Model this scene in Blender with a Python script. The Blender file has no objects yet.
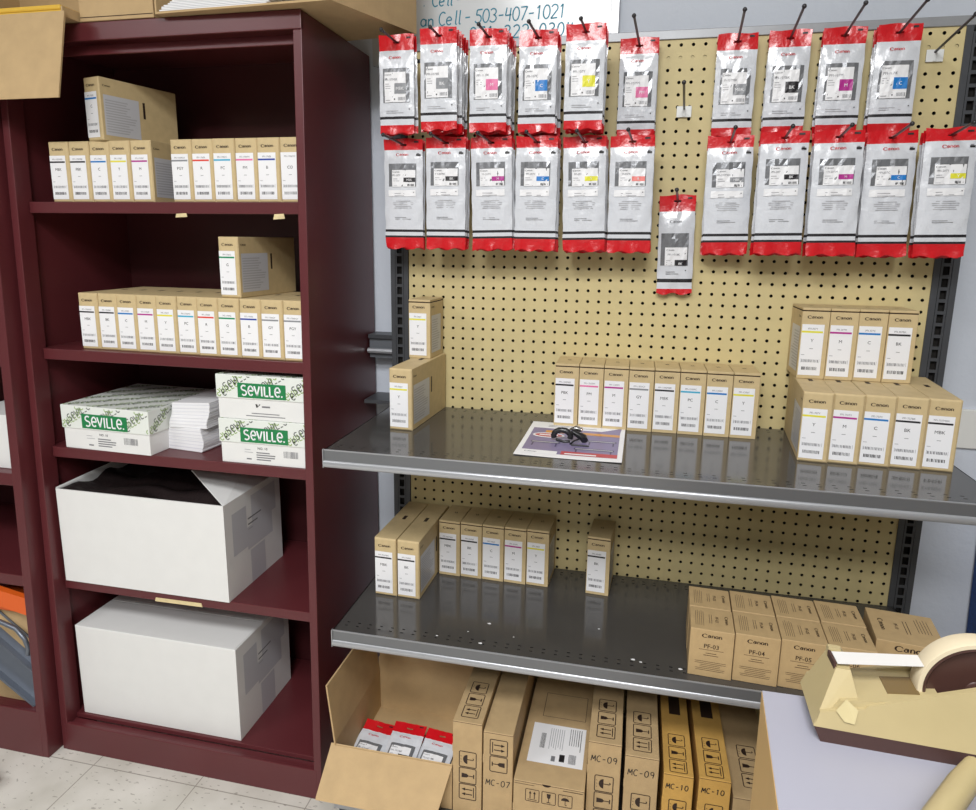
import bpy, bmesh, math, random
from mathutils import Vector, Matrix
C = bpy.context.scene
COL = C.collection
IN = 0.0254
ZF = 70.8                      # everything below is laid out in inches; the floor lies at z = -70.8
PI = math.pi
rnd = random.Random(5)

# ------------------------------------------------------------------ materials
def lin(c):
    return tuple(((v/255)/12.92 if v/255 <= .04045 else ((v/255+.055)/1.055)**2.4) for v in c)
MAT = {}
def mat(name, rgb, rough=.6, metal=0., spec=.5, var=0., vscale=30., bump=0., bscale=120., coat=0., detail=3., stretch=None, dist=.002):
    m = bpy.data.materials.new(name); m.use_nodes = True
    nt = m.node_tree; b = nt.nodes['Principled BSDF']
    c = lin(rgb)
    b.inputs['Base Color'].default_value = (*c, 1)
    b.inputs['Roughness'].default_value = rough
    b.inputs['Metallic'].default_value = metal
    b.inputs['Specular IOR Level'].default_value = spec
    b.inputs['Coat Weight'].default_value = coat
    b.inputs['Coat Roughness'].default_value = .12
    if var or bump:
        tc = nt.nodes.new('ShaderNodeTexCoord'); mp = nt.nodes.new('ShaderNodeMapping')
        nt.links.new(tc.outputs['Object'], mp.inputs['Vector'])
        if stretch: mp.inputs['Scale'].default_value = stretch
    if var:
        n = nt.nodes.new('ShaderNodeTexNoise'); n.inputs['Scale'].default_value = vscale; n.inputs['Detail'].default_value = detail
        nt.links.new(mp.outputs['Vector'], n.inputs['Vector'])
        r = nt.nodes.new('ShaderNodeMapRange'); r.inputs['From Min'].default_value = .3; r.inputs['From Max'].default_value = .7
        r.inputs['To Min'].default_value = 1-var; r.inputs['To Max'].default_value = 1+var
        nt.links.new(n.outputs['Fac'], r.inputs['Value'])
        x = nt.nodes.new('ShaderNodeMix'); x.data_type = 'RGBA'; x.blend_type = 'MULTIPLY'; x.inputs['Factor'].default_value = 1
        x.inputs['A'].default_value = (*c, 1)
        nt.links.new(r.outputs['Result'], x.inputs['B'])
        nt.links.new(x.outputs['Result'], b.inputs['Base Color'])
    if bump:
        n2 = nt.nodes.new('ShaderNodeTexNoise'); n2.inputs['Scale'].default_value = bscale; n2.inputs['Detail'].default_value = 3
        nt.links.new(mp.outputs['Vector'], n2.inputs['Vector'])
        bp = nt.nodes.new('ShaderNodeBump'); bp.inputs['Strength'].default_value = bump; bp.inputs['Distance'].default_value = dist
        nt.links.new(n2.outputs['Fac'], bp.inputs['Height']); nt.links.new(bp.outputs['Normal'], b.inputs['Normal'])
    MAT[name] = m
    return m

mat('carton', (200, 178, 134), .62, var=.05, vscale=60, bump=.1, bscale=400)
mat('carton_kraft', (184, 157, 116), .7, var=.06, vscale=40, bump=.15, bscale=300)
mat('carton_amber', (204, 160, 84), .7, var=.06, vscale=40, bump=.15, bscale=300)
mat('carton_tan', (188, 160, 116), .65, var=.05, vscale=50, bump=.1, bscale=300)
mat('carton_gap', (48, 30, 22), .9)
mat('white_carton', (226, 226, 224), .5, var=.015, vscale=20, bump=.06, bscale=200)
mat('corrugated', (186, 158, 116), .75, var=.06, vscale=25, bump=.2, bscale=200)
mat('label_white', (236, 236, 238), .4)
mat('label_grey', (196, 197, 202), .35)
mat('ink_black', (32, 30, 32), .5)
mat('ink_brown', (46, 30, 22), .6)
mat('ink_grey', (120, 120, 124), .5)
mat('ink_pale', (172, 172, 176), .5)
mat('stripe_grey', (138, 140, 144), .4)
mat('stripe_cyan', (24, 120, 196), .4)
mat('stripe_photocyan', (66, 172, 208), .4)
mat('stripe_blue', (34, 62, 160), .4)
mat('stripe_magenta', (176, 44, 140), .4)
mat('stripe_pink', (226, 116, 164), .4)
mat('stripe_yellow', (226, 222, 60), .4)
mat('stripe_red', (222, 62, 46), .4)
mat('stripe_salmon', (236, 132, 126), .4)
mat('stripe_green', (22, 140, 92), .4)
mat('stripe_black', (36, 34, 38), .4)
mat('foil_white', (216, 219, 225), .26, spec=.6, coat=.8, bump=.5, bscale=55, dist=.004)
mat('foil_silver', (170, 172, 178), .25, metal=.5, spec=.6, coat=.4, bump=.4, bscale=60, dist=.004)
mat('foil_red', (206, 22, 32), .28, spec=.5, coat=.5, bump=.5, bscale=70, dist=.004)
mat('foil_window', (128, 130, 134), .25, metal=.3, coat=.5, bump=.3, bscale=60, dist=.003)
mat('logo_red', (196, 28, 36), .4)
mat('pegboard', (204, 188, 138), .55, var=.035, vscale=25, bump=.06, bscale=300)
mat('hole_shade', (20, 17, 14), .9)  # near-black colour stands in for the shade inside holes and slots
mat('rail_grey', (150, 152, 155), .4, metal=.3, var=.04)
mat('upright_grey', (76, 78, 82), .42, metal=.3, var=.05)
mat('upright_dark', (30, 30, 33), .6)
mat('shelf_top', (80, 78, 76), .12, metal=.25, spec=.6, var=.06, vscale=9, bump=.03, bscale=30)
mat('shelf_front', (112, 114, 117), .3, metal=.4)
mat('shelf_chrome', (168, 170, 174), .28, metal=.45)
mat('hook_steel', (66, 64, 66), .35, metal=.7)
mat('clear_scrap', (198, 184, 140), .25, coat=.5)
mat('clear_plastic', (228, 230, 228), .25, coat=.3)
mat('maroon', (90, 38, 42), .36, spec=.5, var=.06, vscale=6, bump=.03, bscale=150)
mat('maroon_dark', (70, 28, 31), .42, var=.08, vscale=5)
mat('masking_tape', (214, 196, 150), .7, var=.08, vscale=80)
mat('wall_paint', (206, 212, 222), .6, var=.015, vscale=4, bump=.35, bscale=70, dist=.003)
mat('wall_far', (120, 118, 114), .7)
mat('trim_paint', (226, 226, 222), .5)
mat('ceiling_tile', (226, 226, 222), .9, bump=.2, bscale=60)
mat('board_white', (232, 236, 238), .18, coat=.2)
mat('aluminium', (206, 208, 210), .35, metal=.5)
mat('marker_teal', (22, 140, 168), .5)
mat('paper', (240, 240, 242), .55)
mat('paper_edge', (222, 222, 228), .7)
mat('seville_green', (26, 124, 70), .45)
mat('pattern_green', (150, 176, 110), .5)
mat('pattern_grey', (92, 98, 94), .5)
mat('seville_lid', (224, 228, 222), .5)
mat('flyer_purple', (132, 122, 158), .4)
mat('flyer_orange', (214, 150, 66), .4)
mat('flyer_red', (190, 60, 66), .4)
mat('flyer_dark', (66, 56, 92), .4)
mat('black_plastic', (30, 30, 32), .3, coat=.2)
mat('chrome', (190, 190, 190), .2, metal=1)
mat('dark_bag', (44, 36, 36), .35, bump=.6, bscale=25, dist=.01)
mat('laminate', (160, 160, 172), .38, var=.015, vscale=12)
mat('wood', (212, 176, 118), .5, var=.1, vscale=6, stretch=(1, 1, .12), bump=.05, bscale=60)
mat('beige_plastic', (178, 162, 120), .42, var=.04, vscale=18, bump=.05, bscale=200)
mat('brown_plastic', (72, 48, 42), .4)
mat('name_brown', (112, 92, 56), .4)
mat('cream_tape', (214, 200, 170), .5)
mat('tape_shine', (214, 212, 208), .3)
mat('blue_fabric', (34, 66, 124), .8, var=.2, vscale=120, bump=.3, bscale=300)
mat('yellow_paper', (222, 180, 62), .6)
mat('orange_plastic', (222, 96, 30), .4)
mat('steel_grey', (112, 118, 128), .35, metal=.5)
mat('rubber', (62, 50, 46), .6)
mat('crate_blue', (40, 48, 62), .6)
mat('ledge_grey', (112, 116, 122), .4, metal=.3)

def tile_material():
    m = bpy.data.materials.new('floor_tile'); m.use_nodes = True; nt = m.node_tree; b = nt.nodes['Principled BSDF']
    L = nt.links.new
    tc = nt.nodes.new('ShaderNodeTexCoord'); sep = nt.nodes.new('ShaderNodeSeparateXYZ'); L(tc.outputs['Object'], sep.inputs[0])
    def mth(op, a, bb=None, c=None):
        n = nt.nodes.new('ShaderNodeMath'); n.operation = op
        for i, v in enumerate((a, bb, c)):
            if v is None: continue
            if isinstance(v, (int, float)): n.inputs[i].default_value = v
            else: L(v, n.inputs[i])
        return n.outputs[0]
    def seams(o, off, pitch):
        f = mth('FRACT', mth('ADD', mth('DIVIDE', o, pitch*IN), off))
        d = mth('MINIMUM', f, mth('SUBTRACT', 1., f))
        return mth('LESS_THAN', d, .0045)
    s = mth('MAXIMUM', seams(sep.outputs[0], 19.3/12, 12), seams(sep.outputs[1], 12.55/12, 12))
    nz = nt.nodes.new('ShaderNodeTexNoise'); nz.inputs['Scale'].default_value = 9; nz.inputs['Detail'].default_value = 5; L(tc.outputs['Object'], nz.inputs['Vector'])
    r = nt.nodes.new('ShaderNodeValToRGB'); r.color_ramp.elements[0].position = .3; r.color_ramp.elements[1].position = .7
    r.color_ramp.elements[0].color = (*lin((196, 192, 182)), 1); r.color_ramp.elements[1].color = (*lin((216, 212, 204)), 1)
    L(nz.outputs['Fac'], r.inputs['Fac'])
    mp = nt.nodes.new('ShaderNodeMapping'); mp.inputs['Scale'].default_value = (1, 2.2, 1); mp.inputs['Rotation'].default_value = (0, 0, .7); L(tc.outputs['Object'], mp.inputs['Vector'])
    n2 = nt.nodes.new('ShaderNodeTexNoise'); n2.inputs['Scale'].default_value = 60; n2.inputs['Detail'].default_value = 2; L(mp.outputs['Vector'], n2.inputs['Vector'])
    fl = mth('GREATER_THAN', n2.outputs['Fac'], .665)
    mx = nt.nodes.new('ShaderNodeMix'); mx.data_type = 'RGBA'; L(mth('MULTIPLY', fl, .5), mx.inputs['Factor']); L(r.outputs['Color'], mx.inputs['A']); mx.inputs['B'].default_value = (*lin((112, 104, 94)), 1)
    m2 = nt.nodes.new('ShaderNodeMix'); m2.data_type = 'RGBA'; L(mth('MULTIPLY', s, .7), m2.inputs['Factor']); L(mx.outputs['Result'], m2.inputs['A']); m2.inputs['B'].default_value = (*lin((120, 112, 102)), 1)
    L(m2.outputs['Result'], b.inputs['Base Color']); b.inputs['Roughness'].default_value = .42
    MAT['floor_tile'] = m
tile_material()

# ------------------------------------------------------------------ mesh builder
class MB:
    def __init__(s): s.v = []; s.f = []; s.m = []; s.names = []
    def mi(s, name):
        if name not in s.names: s.names.append(name)
        return s.names.index(name)
    def poly(s, pts, m):
        k = len(s.v); s.v += [tuple(p) for p in pts]; s.f.append(tuple(range(k, k+len(pts)))); s.m.append(s.mi(m))
    def raw(s, verts, faces, m):
        k = len(s.v); s.v += [tuple(p) for p in verts]; i = s.mi(m)
        for f in faces: s.f.append(tuple(a+k for a in f)); s.m.append(i)
    def box(s, x0, x1, y0, y1, z0, z1, m):
        v = [(x0,y0,z0),(x1,y0,z0),(x1,y1,z0),(x0,y1,z0),(x0,y0,z1),(x1,y0,z1),(x1,y1,z1),(x0,y1,z1)]
        s.raw(v, [(0,3,2,1),(4,5,6,7),(0,1,5,4),(1,2,6,5),(2,3,7,6),(3,0,4,7)], m)
    def bbox(s, x0, x1, y0, y1, z0, z1, m, r=.05, seg=2):
        bm = bmesh.new(); bmesh.ops.create_cube(bm, size=1)
        for v in bm.verts: v.co = Vector((x0+(v.co.x+.5)*(x1-x0), y0+(v.co.y+.5)*(y1-y0), z0+(v.co.z+.5)*(z1-z0)))
        bmesh.ops.bevel(bm, geom=bm.edges[:], offset=r, segments=seg, affect='EDGES', profile=.5)
        bm.verts.index_update()
        s.raw([v.co[:] for v in bm.verts], [[v.index for v in f.verts] for f in bm.faces], m); bm.free()
    def hexa(s, b4, t4, m):
        s.raw(list(b4)+list(t4), [(3,2,1,0),(4,5,6,7),(0,1,5,4),(1,2,6,5),(2,3,7,6),(3,0,4,7)], m)
    def prism(s, pts, axis, a, b, m, caps=True):
        # pts 2D polygon extruded along axis from a to b
        def P(p, t):
            return (t, p[0], p[1]) if axis == 'X' else ((p[0], t, p[1]) if axis == 'Y' else (p[0], p[1], t))
        n = len(pts); v = [P(p, a) for p in pts]+[P(p, b) for p in pts]
        f = [(i, (i+1) % n, n+(i+1) % n, n+i) for i in range(n)]
        if caps: f += [tuple(range(n))[::-1], tuple(range(n, 2*n))]
        s.raw(v, f, m)
    def tube(s, path, r, m, n=8, cap=True):
        P = [Vector(p) for p in path]; rings = []; up = None
        for i, p in enumerate(P):
            d = (P[min(i+1, len(P)-1)]-P[max(i-1, 0)]).normalized()
            if up is None: up = d.orthogonal().normalized()
            up = (up-d*up.dot(d)).normalized(); sd = d.cross(up)
            rr = r[i] if isinstance(r, (list, tuple)) else r
            rings.append([p+(up*math.cos(2*PI*k/n)+sd*math.sin(2*PI*k/n))*rr for k in range(n)])
        v = [q for R in rings for q in R]
        f = [(i*n+k, i*n+(k+1) % n, (i+1)*n+(k+1) % n, (i+1)*n+k) for i in range(len(P)-1) for k in range(n)]
        if cap: f += [tuple(range(n))[::-1], tuple(range((len(P)-1)*n, len(P)*n))]
        s.raw(v, f, m)
    def ball(s, c, r, m, n=8):
        prof = [(r*math.sin(PI*i/6), -r*math.cos(PI*i/6)) for i in range(7)]
        s.tube([(c[0], c[1], c[2]+z) for _, z in prof], [max(a, .001) for a, _ in prof], m, n)
    def lathe(s, prof, c, axis, m, n=40):
        # prof: (radius, along) list, closed loop of quads not capped
        v = []; k = len(prof)
        for i in range(n):
            a = 2*PI*i/n
            for r, t in prof:
                x, y = r*math.cos(a), r*math.sin(a)
                q = {'X': (t, x, y), 'Y': (x, t, y), 'Z': (x, y, t)}[axis]
                v.append((c[0]+q[0], c[1]+q[1], c[2]+q[2]))
        f = [(i*k+j, i*k+j+1, ((i+1) % n)*k+j+1, ((i+1) % n)*k+j) for i in range(n) for j in range(k-1)]
        s.raw(v, f, m)
    def mesh(s, name, smooth=None, weld=False, xf=None):
        me = bpy.data.meshes.new(name)
        vs = [xf(p) for p in s.v] if xf else s.v
        me.from_pydata([(x*IN, y*IN, z*IN) for x, y, z in vs], [], s.f)
        for n in s.names: me.materials.append(MAT[n])
        me.polygons.foreach_set('material_index', s.m)
        if weld or smooth:
            bm = bmesh.new(); bm.from_mesh(me)
            if weld: bmesh.ops.remove_doubles(bm, verts=bm.verts, dist=1e-5)
            bmesh.ops.recalc_face_normals(bm, faces=bm.faces)
            bm.to_mesh(me); bm.free()
        if smooth:
            me.polygons.foreach_set('use_smooth', [True]*len(me.polygons))
            me.set_sharp_from_angle(angle=math.radians(smooth))
        me.update()
        return me
    def build(s, name, parent=None, smooth=None, weld=False, xf=None, loc=None, rot=None, label=None):
        return link(name, s.mesh(name, smooth, weld, xf), parent, loc, rot, label)

def link(name, me, parent=None, loc=None, rot=None, label=None):
    o = bpy.data.objects.new(name, me); COL.objects.link(o)
    if parent is not None:
        o.parent = parent
        if loc: o.location = [a*IN for a in loc]
    else:
        l = loc or (0, 0, 0); o.location = (l[0]*IN, l[1]*IN, (l[2]+ZF)*IN)
    if rot: o.rotation_euler = [math.radians(a) for a in rot]
    if label: o['label'] = label
    return o
def tag(o, label, cat, group=None, kind=None):
    o['label'] = label; o['category'] = cat
    if group: o['group'] = group
    if kind: o['kind'] = kind
    return o
def thing(name, label, cat, loc, rot=(0, 0, 0), group=None):
    o = bpy.data.objects.new(name, None); COL.objects.link(o); o.empty_display_size = .02
    o.location = (loc[0]*IN, loc[1]*IN, (loc[2]+ZF)*IN); o.rotation_euler = [math.radians(a) for a in rot]
    return tag(o, label, cat, group)
def structure(o, label=None):
    o['kind'] = 'structure'
    if label: o['label'] = label; o['category'] = o.name.split('_')[0]
    return o

# ------------------------------------------------------------------ 2D artwork (printed on a surface through a map)
TXT = {}
def text2d(s):
    if s in TXT: return TXT[s]
    cu = bpy.data.curves.new('t', 'FONT'); cu.body = s; cu.size = 1; cu.resolution_u = 2; cu.offset = 0 if 'M' in s else .005
    ob = bpy.data.objects.new('t', cu); me = ob.to_mesh()
    vs = [(v.co.x, v.co.y) for v in me.vertices]; fs = [tuple(p.vertices) for p in me.polygons]
    ob.to_mesh_clear(); bpy.data.objects.remove(ob); bpy.data.curves.remove(cu)
    x0 = min(v[0] for v in vs); x1 = max(v[0] for v in vs); y0 = min(v[1] for v in vs); y1 = max(v[1] for v in vs)
    h = .729
    vs = [((x-(x0+x1)/2)/h, (y-(0 if y0 > -.1 else y0))/h-.5) for x, y in vs]
    TXT[s] = (vs, fs, (x1-x0)/h)
    return TXT[s]
def arc(cx, cy, rx, ry, a0, a1, n=14):
    return [(cx+rx*math.cos(math.radians(a0+(a1-a0)*i/n)), cy+ry*math.sin(math.radians(a0+(a1-a0)*i/n))) for i in range(n+1)]
LOGO = [  # heavy-nib word mark, x-height 1
    (arc(1.02, .62, .85, .72, 50, 318), .42), ([(1.52, 1.22), (1.8, .92)], .26),
    (arc(2.55, .36, .38, .34, 0, 360), .3), ([(3.0, .98), (3.0, .02)], .34), (arc(2.62, .72, .38, .26, 0, 150, 8), .3),
    ([(3.62, 1), (3.62, 0)], .34), (arc(4.0, .62, .4, .38, 0, 180, 8), .28), ([(4.42, .66), (4.42, 0)], .34),
    (arc(5.3, .5, .46, .48, 0, 360, 18), .36),
    ([(6.22, 1), (6.22, 0)], .34), (arc(6.6, .62, .4, .38, 0, 180, 8), .28), ([(7.02, .66), (7.02, 0)], .34)]
HAND = {  # handwriting strokes in a 0.6 x 1 cell
    '0': [arc(.3, .5, .26, .5, 90, 450, 14)], '1': [[(.15, .8), (.32, 1), (.3, 0)]],
    '2': [arc(.3, .74, .25, .26, 160, -30, 8)+[(.06, 0), (.56, .04)]],
    '3': [arc(.26, .76, .24, .24, 150, -80, 8)+arc(.26, .27, .28, .27, 80, -150, 8)],
    '4': [[(.14, 1), (.06, .42), (.54, .46)], [(.46, .95), (.42, 0)]],
    '5': [[(.58, 1), (.16, .96), (.12, .58)]+arc(.26, .3, .27, .3, 100, -150, 9)],
    '7': [[(.04, .96), (.56, .98), (.2, 0)]], '9': [arc(.3, .72, .22, .26, 0, 360, 10)+[(.5, .4), (.42, 0)]],
    'M': [[(.02, 0), (.1, .95), (.32, .3), (.56, .95), (.62, 0)]], 'C': [arc(.36, .48, .3, .5, 50, 310, 12)],
    'e': [[(.08, .3), (.5, .36)]+arc(.3, .3, .22, .3, 15, 320, 10)], 'l': [[(.28, 1.05), (.24, .05), (.36, 0)]],
    'a': [arc(.26, .28, .22, .28, 40, 400, 10), [(.48, .52), (.5, 0)]], 'n': [[(.08, .55), (.08, 0)], [(.08, .36), (.26, .54), (.44, .44), (.48, 0)]],
    '-': [[(.12, .45), (.5, .48)]], '.': [[(.2, .1), (.26, .1)]], ' ': []}
class Art:
    """collects flat artwork; f maps (u, v, offset) to 3D"""
    def __init__(s, mb, f): s.mb = mb; s.f = f
    def P(s, pts, m, o): s.mb.poly([s.f(u, v, o) for u, v in pts], m)
    def rect(s, u0, u1, v0, v1, m, o=.012, n=1, k=1):
        for i in range(n):
            for j in range(k):
                a, b = u0+(u1-u0)*i/n, u0+(u1-u0)*(i+1)/n; c, d = v0+(v1-v0)*j/k, v0+(v1-v0)*(j+1)/k
                s.P([(a, c), (b, c), (b, d), (a, d)], m, o)
    def frame(s, u0, u1, v0, v1, t, m, o=.012):
        s.rect(u0, u1, v0, v0+t, m, o); s.rect(u0, u1, v1-t, v1, m, o); s.rect(u0, u0+t, v0+t, v1-t, m, o); s.rect(u1-t, u1, v0+t, v1-t, m, o)
    def text(s, t, u, v, h, m, o=.02, rot=0, wmax=None, shear=0):
        vs, fs, w = text2d(t); sx = h
        if wmax and w*h > wmax: sx = wmax/w
        ca, sa = math.cos(rot), math.sin(rot)
        s.mb.raw([s.f(u+(x*sx+shear*y*h)*ca-y*h*sa, v+(x*sx+shear*y*h)*sa+y*h*ca, o) for x, y in vs], fs, m)
    def stroke(s, path, w, m, o=.02, nib=None, tf=lambda x, y: (x, y)):
        for (x0, y0), (x1, y1) in zip(path[:-1], path[1:]):
            if nib: nx, ny = nib
            else:
                l = math.hypot(x1-x0, y1-y0) or 1; nx, ny = -(y1-y0)/l*w, (x1-x0)/l*w
            nx, ny = nx/2, ny/2
            q = [(x0-nx, y0-ny), (x1-nx, y1-ny), (x1+nx, y1+ny), (x0+nx, y0+ny)]
            s.P([tf(*p) for p in q], m, o)
    def logo(s, u, v, w, m, o=.02, rot=0):
        k = w/7.3; ca, sa = math.cos(rot), math.sin(rot)
        def tf(x, y):
            x, y = (x-3.65)*k, (y-.55)*k
            return (u+x*ca-y*sa, v+x*sa+y*ca)
        for path, nb in LOGO:
            s.stroke(path, 0, m, o, nib=(nb*1.1, 0), tf=tf); s.stroke(path, 0, m, o, nib=(0, .2), tf=tf)
    def hand(s, t, u, v, h, m, w, o=.02, adv=.68, slant=.08, rise=0.):
        k = 0
        for i, ch in enumerate(t):
            for p in HAND[ch]:
                s.stroke(p, w/h, m, o, tf=lambda x, y, k=k, i=i: (u+(k+x+slant*y)*h, v+y*h+rise*i*h))
            k += adv*(.5 if ch in ' l' else 1)
    def barcode(s, u0, u1, v0, v1, m, o=.02, seed=1, n=13):
        r = random.Random(seed); x = u0; st = (u1-u0)/n
        for i in range(n):
            s.rect(x, x+st*r.uniform(.3, .75), v0, v1, m, o); x += st
    def lines(s, u0, u1, v0, v1, n, m, o=.02, t=.3, seed=1, center=False):
        r = random.Random(seed); p = (v1-v0)/n
        for i in range(n):
            f = r.uniform(.62, 1); z = v1-(i+1)*p; d = (u1-u0)*(1-f)
            a, b = (u0+d/2, u1-d/2) if center else (u0, u1-d)
            s.rect(a, b, z, z+p*t, m, o)
    def icon(s, kind, u, v, sz, m, rot=0, o=.02):
        ca, sa = math.cos(rot), math.sin(rot)
        tf = lambda x, y: (u+(x*ca-y*sa)*sz, v+(x*sa+y*ca)*sz)
        t = .05
        fr = [(-.5+t, -.5), (.5-t, -.5), (.5, -.5+t), (.5, .5-t), (.5-t, .5), (-.5+t, .5), (-.5, .5-t), (-.5, -.5+t), (-.5+t, -.5)]
        s.stroke(fr, .05, m, o, tf=tf)
        if kind == 'umbrella':
            s.P([tf(*p) for p in arc(0, .02, .3, .26, 0, 180, 10)], m, o)
            s.stroke([(0, .02), (0, -.3), (.06, -.36), (.12, -.3)], .05, m, o, tf=tf)
            for a in (-.2, 0, .2): s.stroke([(a, .42), (a-.04, .36)], .025, m, o, tf=tf)
        elif kind == 'glass':
            s.P([tf(*p) for p in ((-.15, .36), (-.12, .05), (-.03, -.05), (.03, -.05), (.12, .05), (.15, .36))], m, o)
            s.stroke([(0, -.04), (0, -.34)], .05, m, o, tf=tf); s.stroke([(-.14, -.36), (.14, -.36)], .06, m, o, tf=tf)
        else:
            for a in (-.16, .16):
                s.stroke([(a, -.28), (a, .2)], .06, m, o, tf=tf)
                s.P([tf(*p) for p in ((a-.1, .14), (a+.1, .14), (a, .36))], m, o)
            s.stroke([(-.34, -.36), (.34, -.36)], .05, m, o, tf=tf)
UNI = [[arc(.3, .76, .26, .24, 40, 270, 8)+arc(.3, .26, .27, .25, 90, -140, 8)], [[(.12, .5), (.62, .5)]+arc(.37, .5, .27, .46, 0, 315, 12)], [[(.02, .98), (.3, .04), (.58, .98)]],
       [[(.14, 1), (.14, 0)]], [[(.1, 1), (.1, .05), (.48, .05)]], [[(.1, 1), (.1, .05), (.48, .05)]], [[(.12, .5), (.62, .5)]+arc(.37, .5, .27, .46, 0, 315, 12)]]
UADV = [.68, .74, .68, .34, .56, .56, .74]
def plane(o, u, v, n):
    o, u, v, n = map(Vector, (o, u, v, n))
    return lambda a, b, c: tuple(o+u*a+v*b+n*c)

# ------------------------------------------------------------------ camera
Rm = [[0.9765, 0.2151, 0.0126], [0.0534, -0.1849, -0.9813], [-0.2088, 0.9589, -0.1920]]
wv = Vector((0.1911, 0.2150, 0.0335)); th_ = wv.length
Rw = Matrix.Rotation(th_, 3, wv.normalized()) @ Matrix(((1, 0, 0), (0, 0, -1), (0, 1, 0)))
r0, r1, r2 = Rw[0], Rw[1], Rw[2]
cam = bpy.data.cameras.new('camera'); co = bpy.data.objects.new('camera', cam); COL.objects.link(co)
M = Matrix(((r0[0], -r1[0], -r2[0], 0), (r0[1], -r1[1], -r2[1], 0), (r0[2], -r1[2], -r2[2], 0), (0, 0, 0, 1)))
M.translation = Vector((21.4165*IN, -63.6274*IN, (-16.3669+ZF)*IN))
co.matrix_world = M
cam.sensor_width = 36; cam.sensor_fit = 'HORIZONTAL'; cam.lens = 674.905/976*36
cam.shift_y = -(405-370.862)/976; cam.clip_start = .05
C.camera = co

# ------------------------------------------------------------------ the room
YW = 5.3
RX0, RX1, RY0, RZ1 = -110, 130, -190, 38
def wallbox(name, *a, m='wall_paint'):
    mb = MB(); mb.box(*a, m); return structure(mb.build(name, loc=(0, 0, 0)))
f_ = MB(); f_.box(RX0, RX1, RY0, YW+4, -ZF-4, -ZF, 'floor_tile'); structure(f_.build('floor'))
wallbox('wall_back', RX0, RX1, YW, YW+4, -ZF, RZ1)
wallbox('wall_left', RX0-4, RX0, RY0, YW+4, -ZF, RZ1, m='wall_far')
wallbox('wall_right', RX1, RX1+4, RY0, YW+4, -ZF, RZ1, m='wall_far')
wallbox('wall_front', RX0, RX1, RY0-4, RY0, -ZF, RZ1, m='wall_far')
wallbox('ceiling', RX0-4, RX1+4, RY0-4, YW+4, RZ1, RZ1+3, m='ceiling_tile')
t_ = MB(); t_.bbox(47.9, RX1, YW-.35, YW+.1, -35.0, -31.3, 'trim_paint', .08); structure(t_.build('trim_1'))
t_ = MB(); t_.bbox(RX0, RX1, YW-.4, YW+.1, -ZF, -ZF+4, 'upright_grey', .1); structure(t_.build('baseboard_back'))

# ------------------------------------------------------------------ whiteboard
wb = thing('whiteboard', 'white dry-erase board on the wall with teal handwritten phone numbers', 'whiteboard', (-5.6, YW, .6))
mb = MB(); mb.box(0, 24.0, -.5, -.02, 0, 34, 'board_white'); mb.build('panel', wb)
for a in ((23.35, 24.1, -.1, 34.1), (-.1, .65, -.1, 34.1)):
    mb = MB(); mb.bbox(a[0], a[1], -.75, -.01, a[2], a[3], 'aluminium', .06); mb.build('side_frame', wb)
mb = MB(); mb.bbox(.66, 23.34, -.75, -.01, -.1, .6, 'aluminium', .06); mb.build('bottom_frame', wb)
mb = MB(); A = Art(mb, lambda u, v, o: (u+5.6, -.5-o, v-.6))
A.hand('an Cell - 503-407-1021', -.75, 4.0, 1.2, 'marker_teal', .12, adv=.61, rise=.004)
A.hand('. Cell -', -.6, 5.75, 1.1, 'marker_teal', .12, adv=.62)
A.hand('971-322-0304', 4.2, 2.55, 1.15, 'marker_teal', .13, adv=.74)
mb.build('handwriting', wb)

# ------------------------------------------------------------------ gondola shelving
gon = thing('gondola_shelving', 'grey steel gondola unit with tan pegboard back, two shelves and a base deck', 'shelving', (22.5, 0, -ZF))
G0 = (22.5, 0, -ZF)
def gx(p): return (p[0]-G0[0], p[1]-G0[1], p[2]-G0[2])
def hole_cells(mb, o, u, v, nu, nv, cu, cv, hole, depth, n, m, mdark):
    """grid of cells cu x cv, each with a hole polygon given by 8 points (matching corners and edge middles)"""
    o, u, v, n = map(Vector, (o, u, v, n))
    sq = [(.5, 0), (.5, .5), (0, .5), (-.5, .5), (-.5, 0), (-.5, -.5), (0, -.5), (.5, -.5)]
    for i in range(nu):
        for j in range(nv):
            c = o+u*((i+.5)*cu)+v*((j+.5)*cv)
            k = len(mb.v)
            mb.v += [tuple(c+u*(a*cu)+v*(b*cv)) for a, b in sq]
            mb.v += [tuple(c+u*a+v*b) for a, b in hole]
            mb.v += [tuple(c+u*a+v*b-n*depth) for a, b in hole]
            a, d = mb.mi(m), mb.mi(mdark)
            for q in range(8):
                w = (q+1) % 8
                mb.f.append((k+q, k+w, k+8+w, k+8+q)); mb.m.append(a)
                mb.f.append((k+8+q, k+8+w, k+16+w, k+16+q)); mb.m.append(d)
oct8 = [(.148*math.cos(PI/4*i), .148*math.sin(PI/4*i)) for i in range(8)]
mb = MB(); hole_cells(mb, (-.5, 0, -49.5), (1, 0, 0), (0, 0, 1), 46, 50, 1, 1, oct8, .2, (0, -1, 0), 'pegboard', 'hole_shade')
mb.box(-.5, 45.5, 0, .2, -64.5, -49.5, 'pegboard')
mb.build('pegboard_panel', gon, xf=gx)
mb = MB(); mb.box(-.5, 45.5, .75, .95, -64.5, .5, 'hole_shade'); mb.build('backing_panel', gon, xf=gx)  # black sheet added behind the pegboard so its holes read as dark
mb = MB(); mb.box(-.4, 45.4, .09, .7, -1.35, -.72, 'pegboard'); mb.build('back_rail', gon, xf=gx)
mb = MB(); mb.bbox(-2.35, 47.4, -.16, 2.4, .44, 1.18, 'rail_grey', .05); mb.build('top_rail', gon, xf=gx)
def rect8(a, b): return [(a, 0), (a, b), (0, b), (-a, b), (-a, 0), (-a, -b), (0, -b), (a, -b)]
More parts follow.
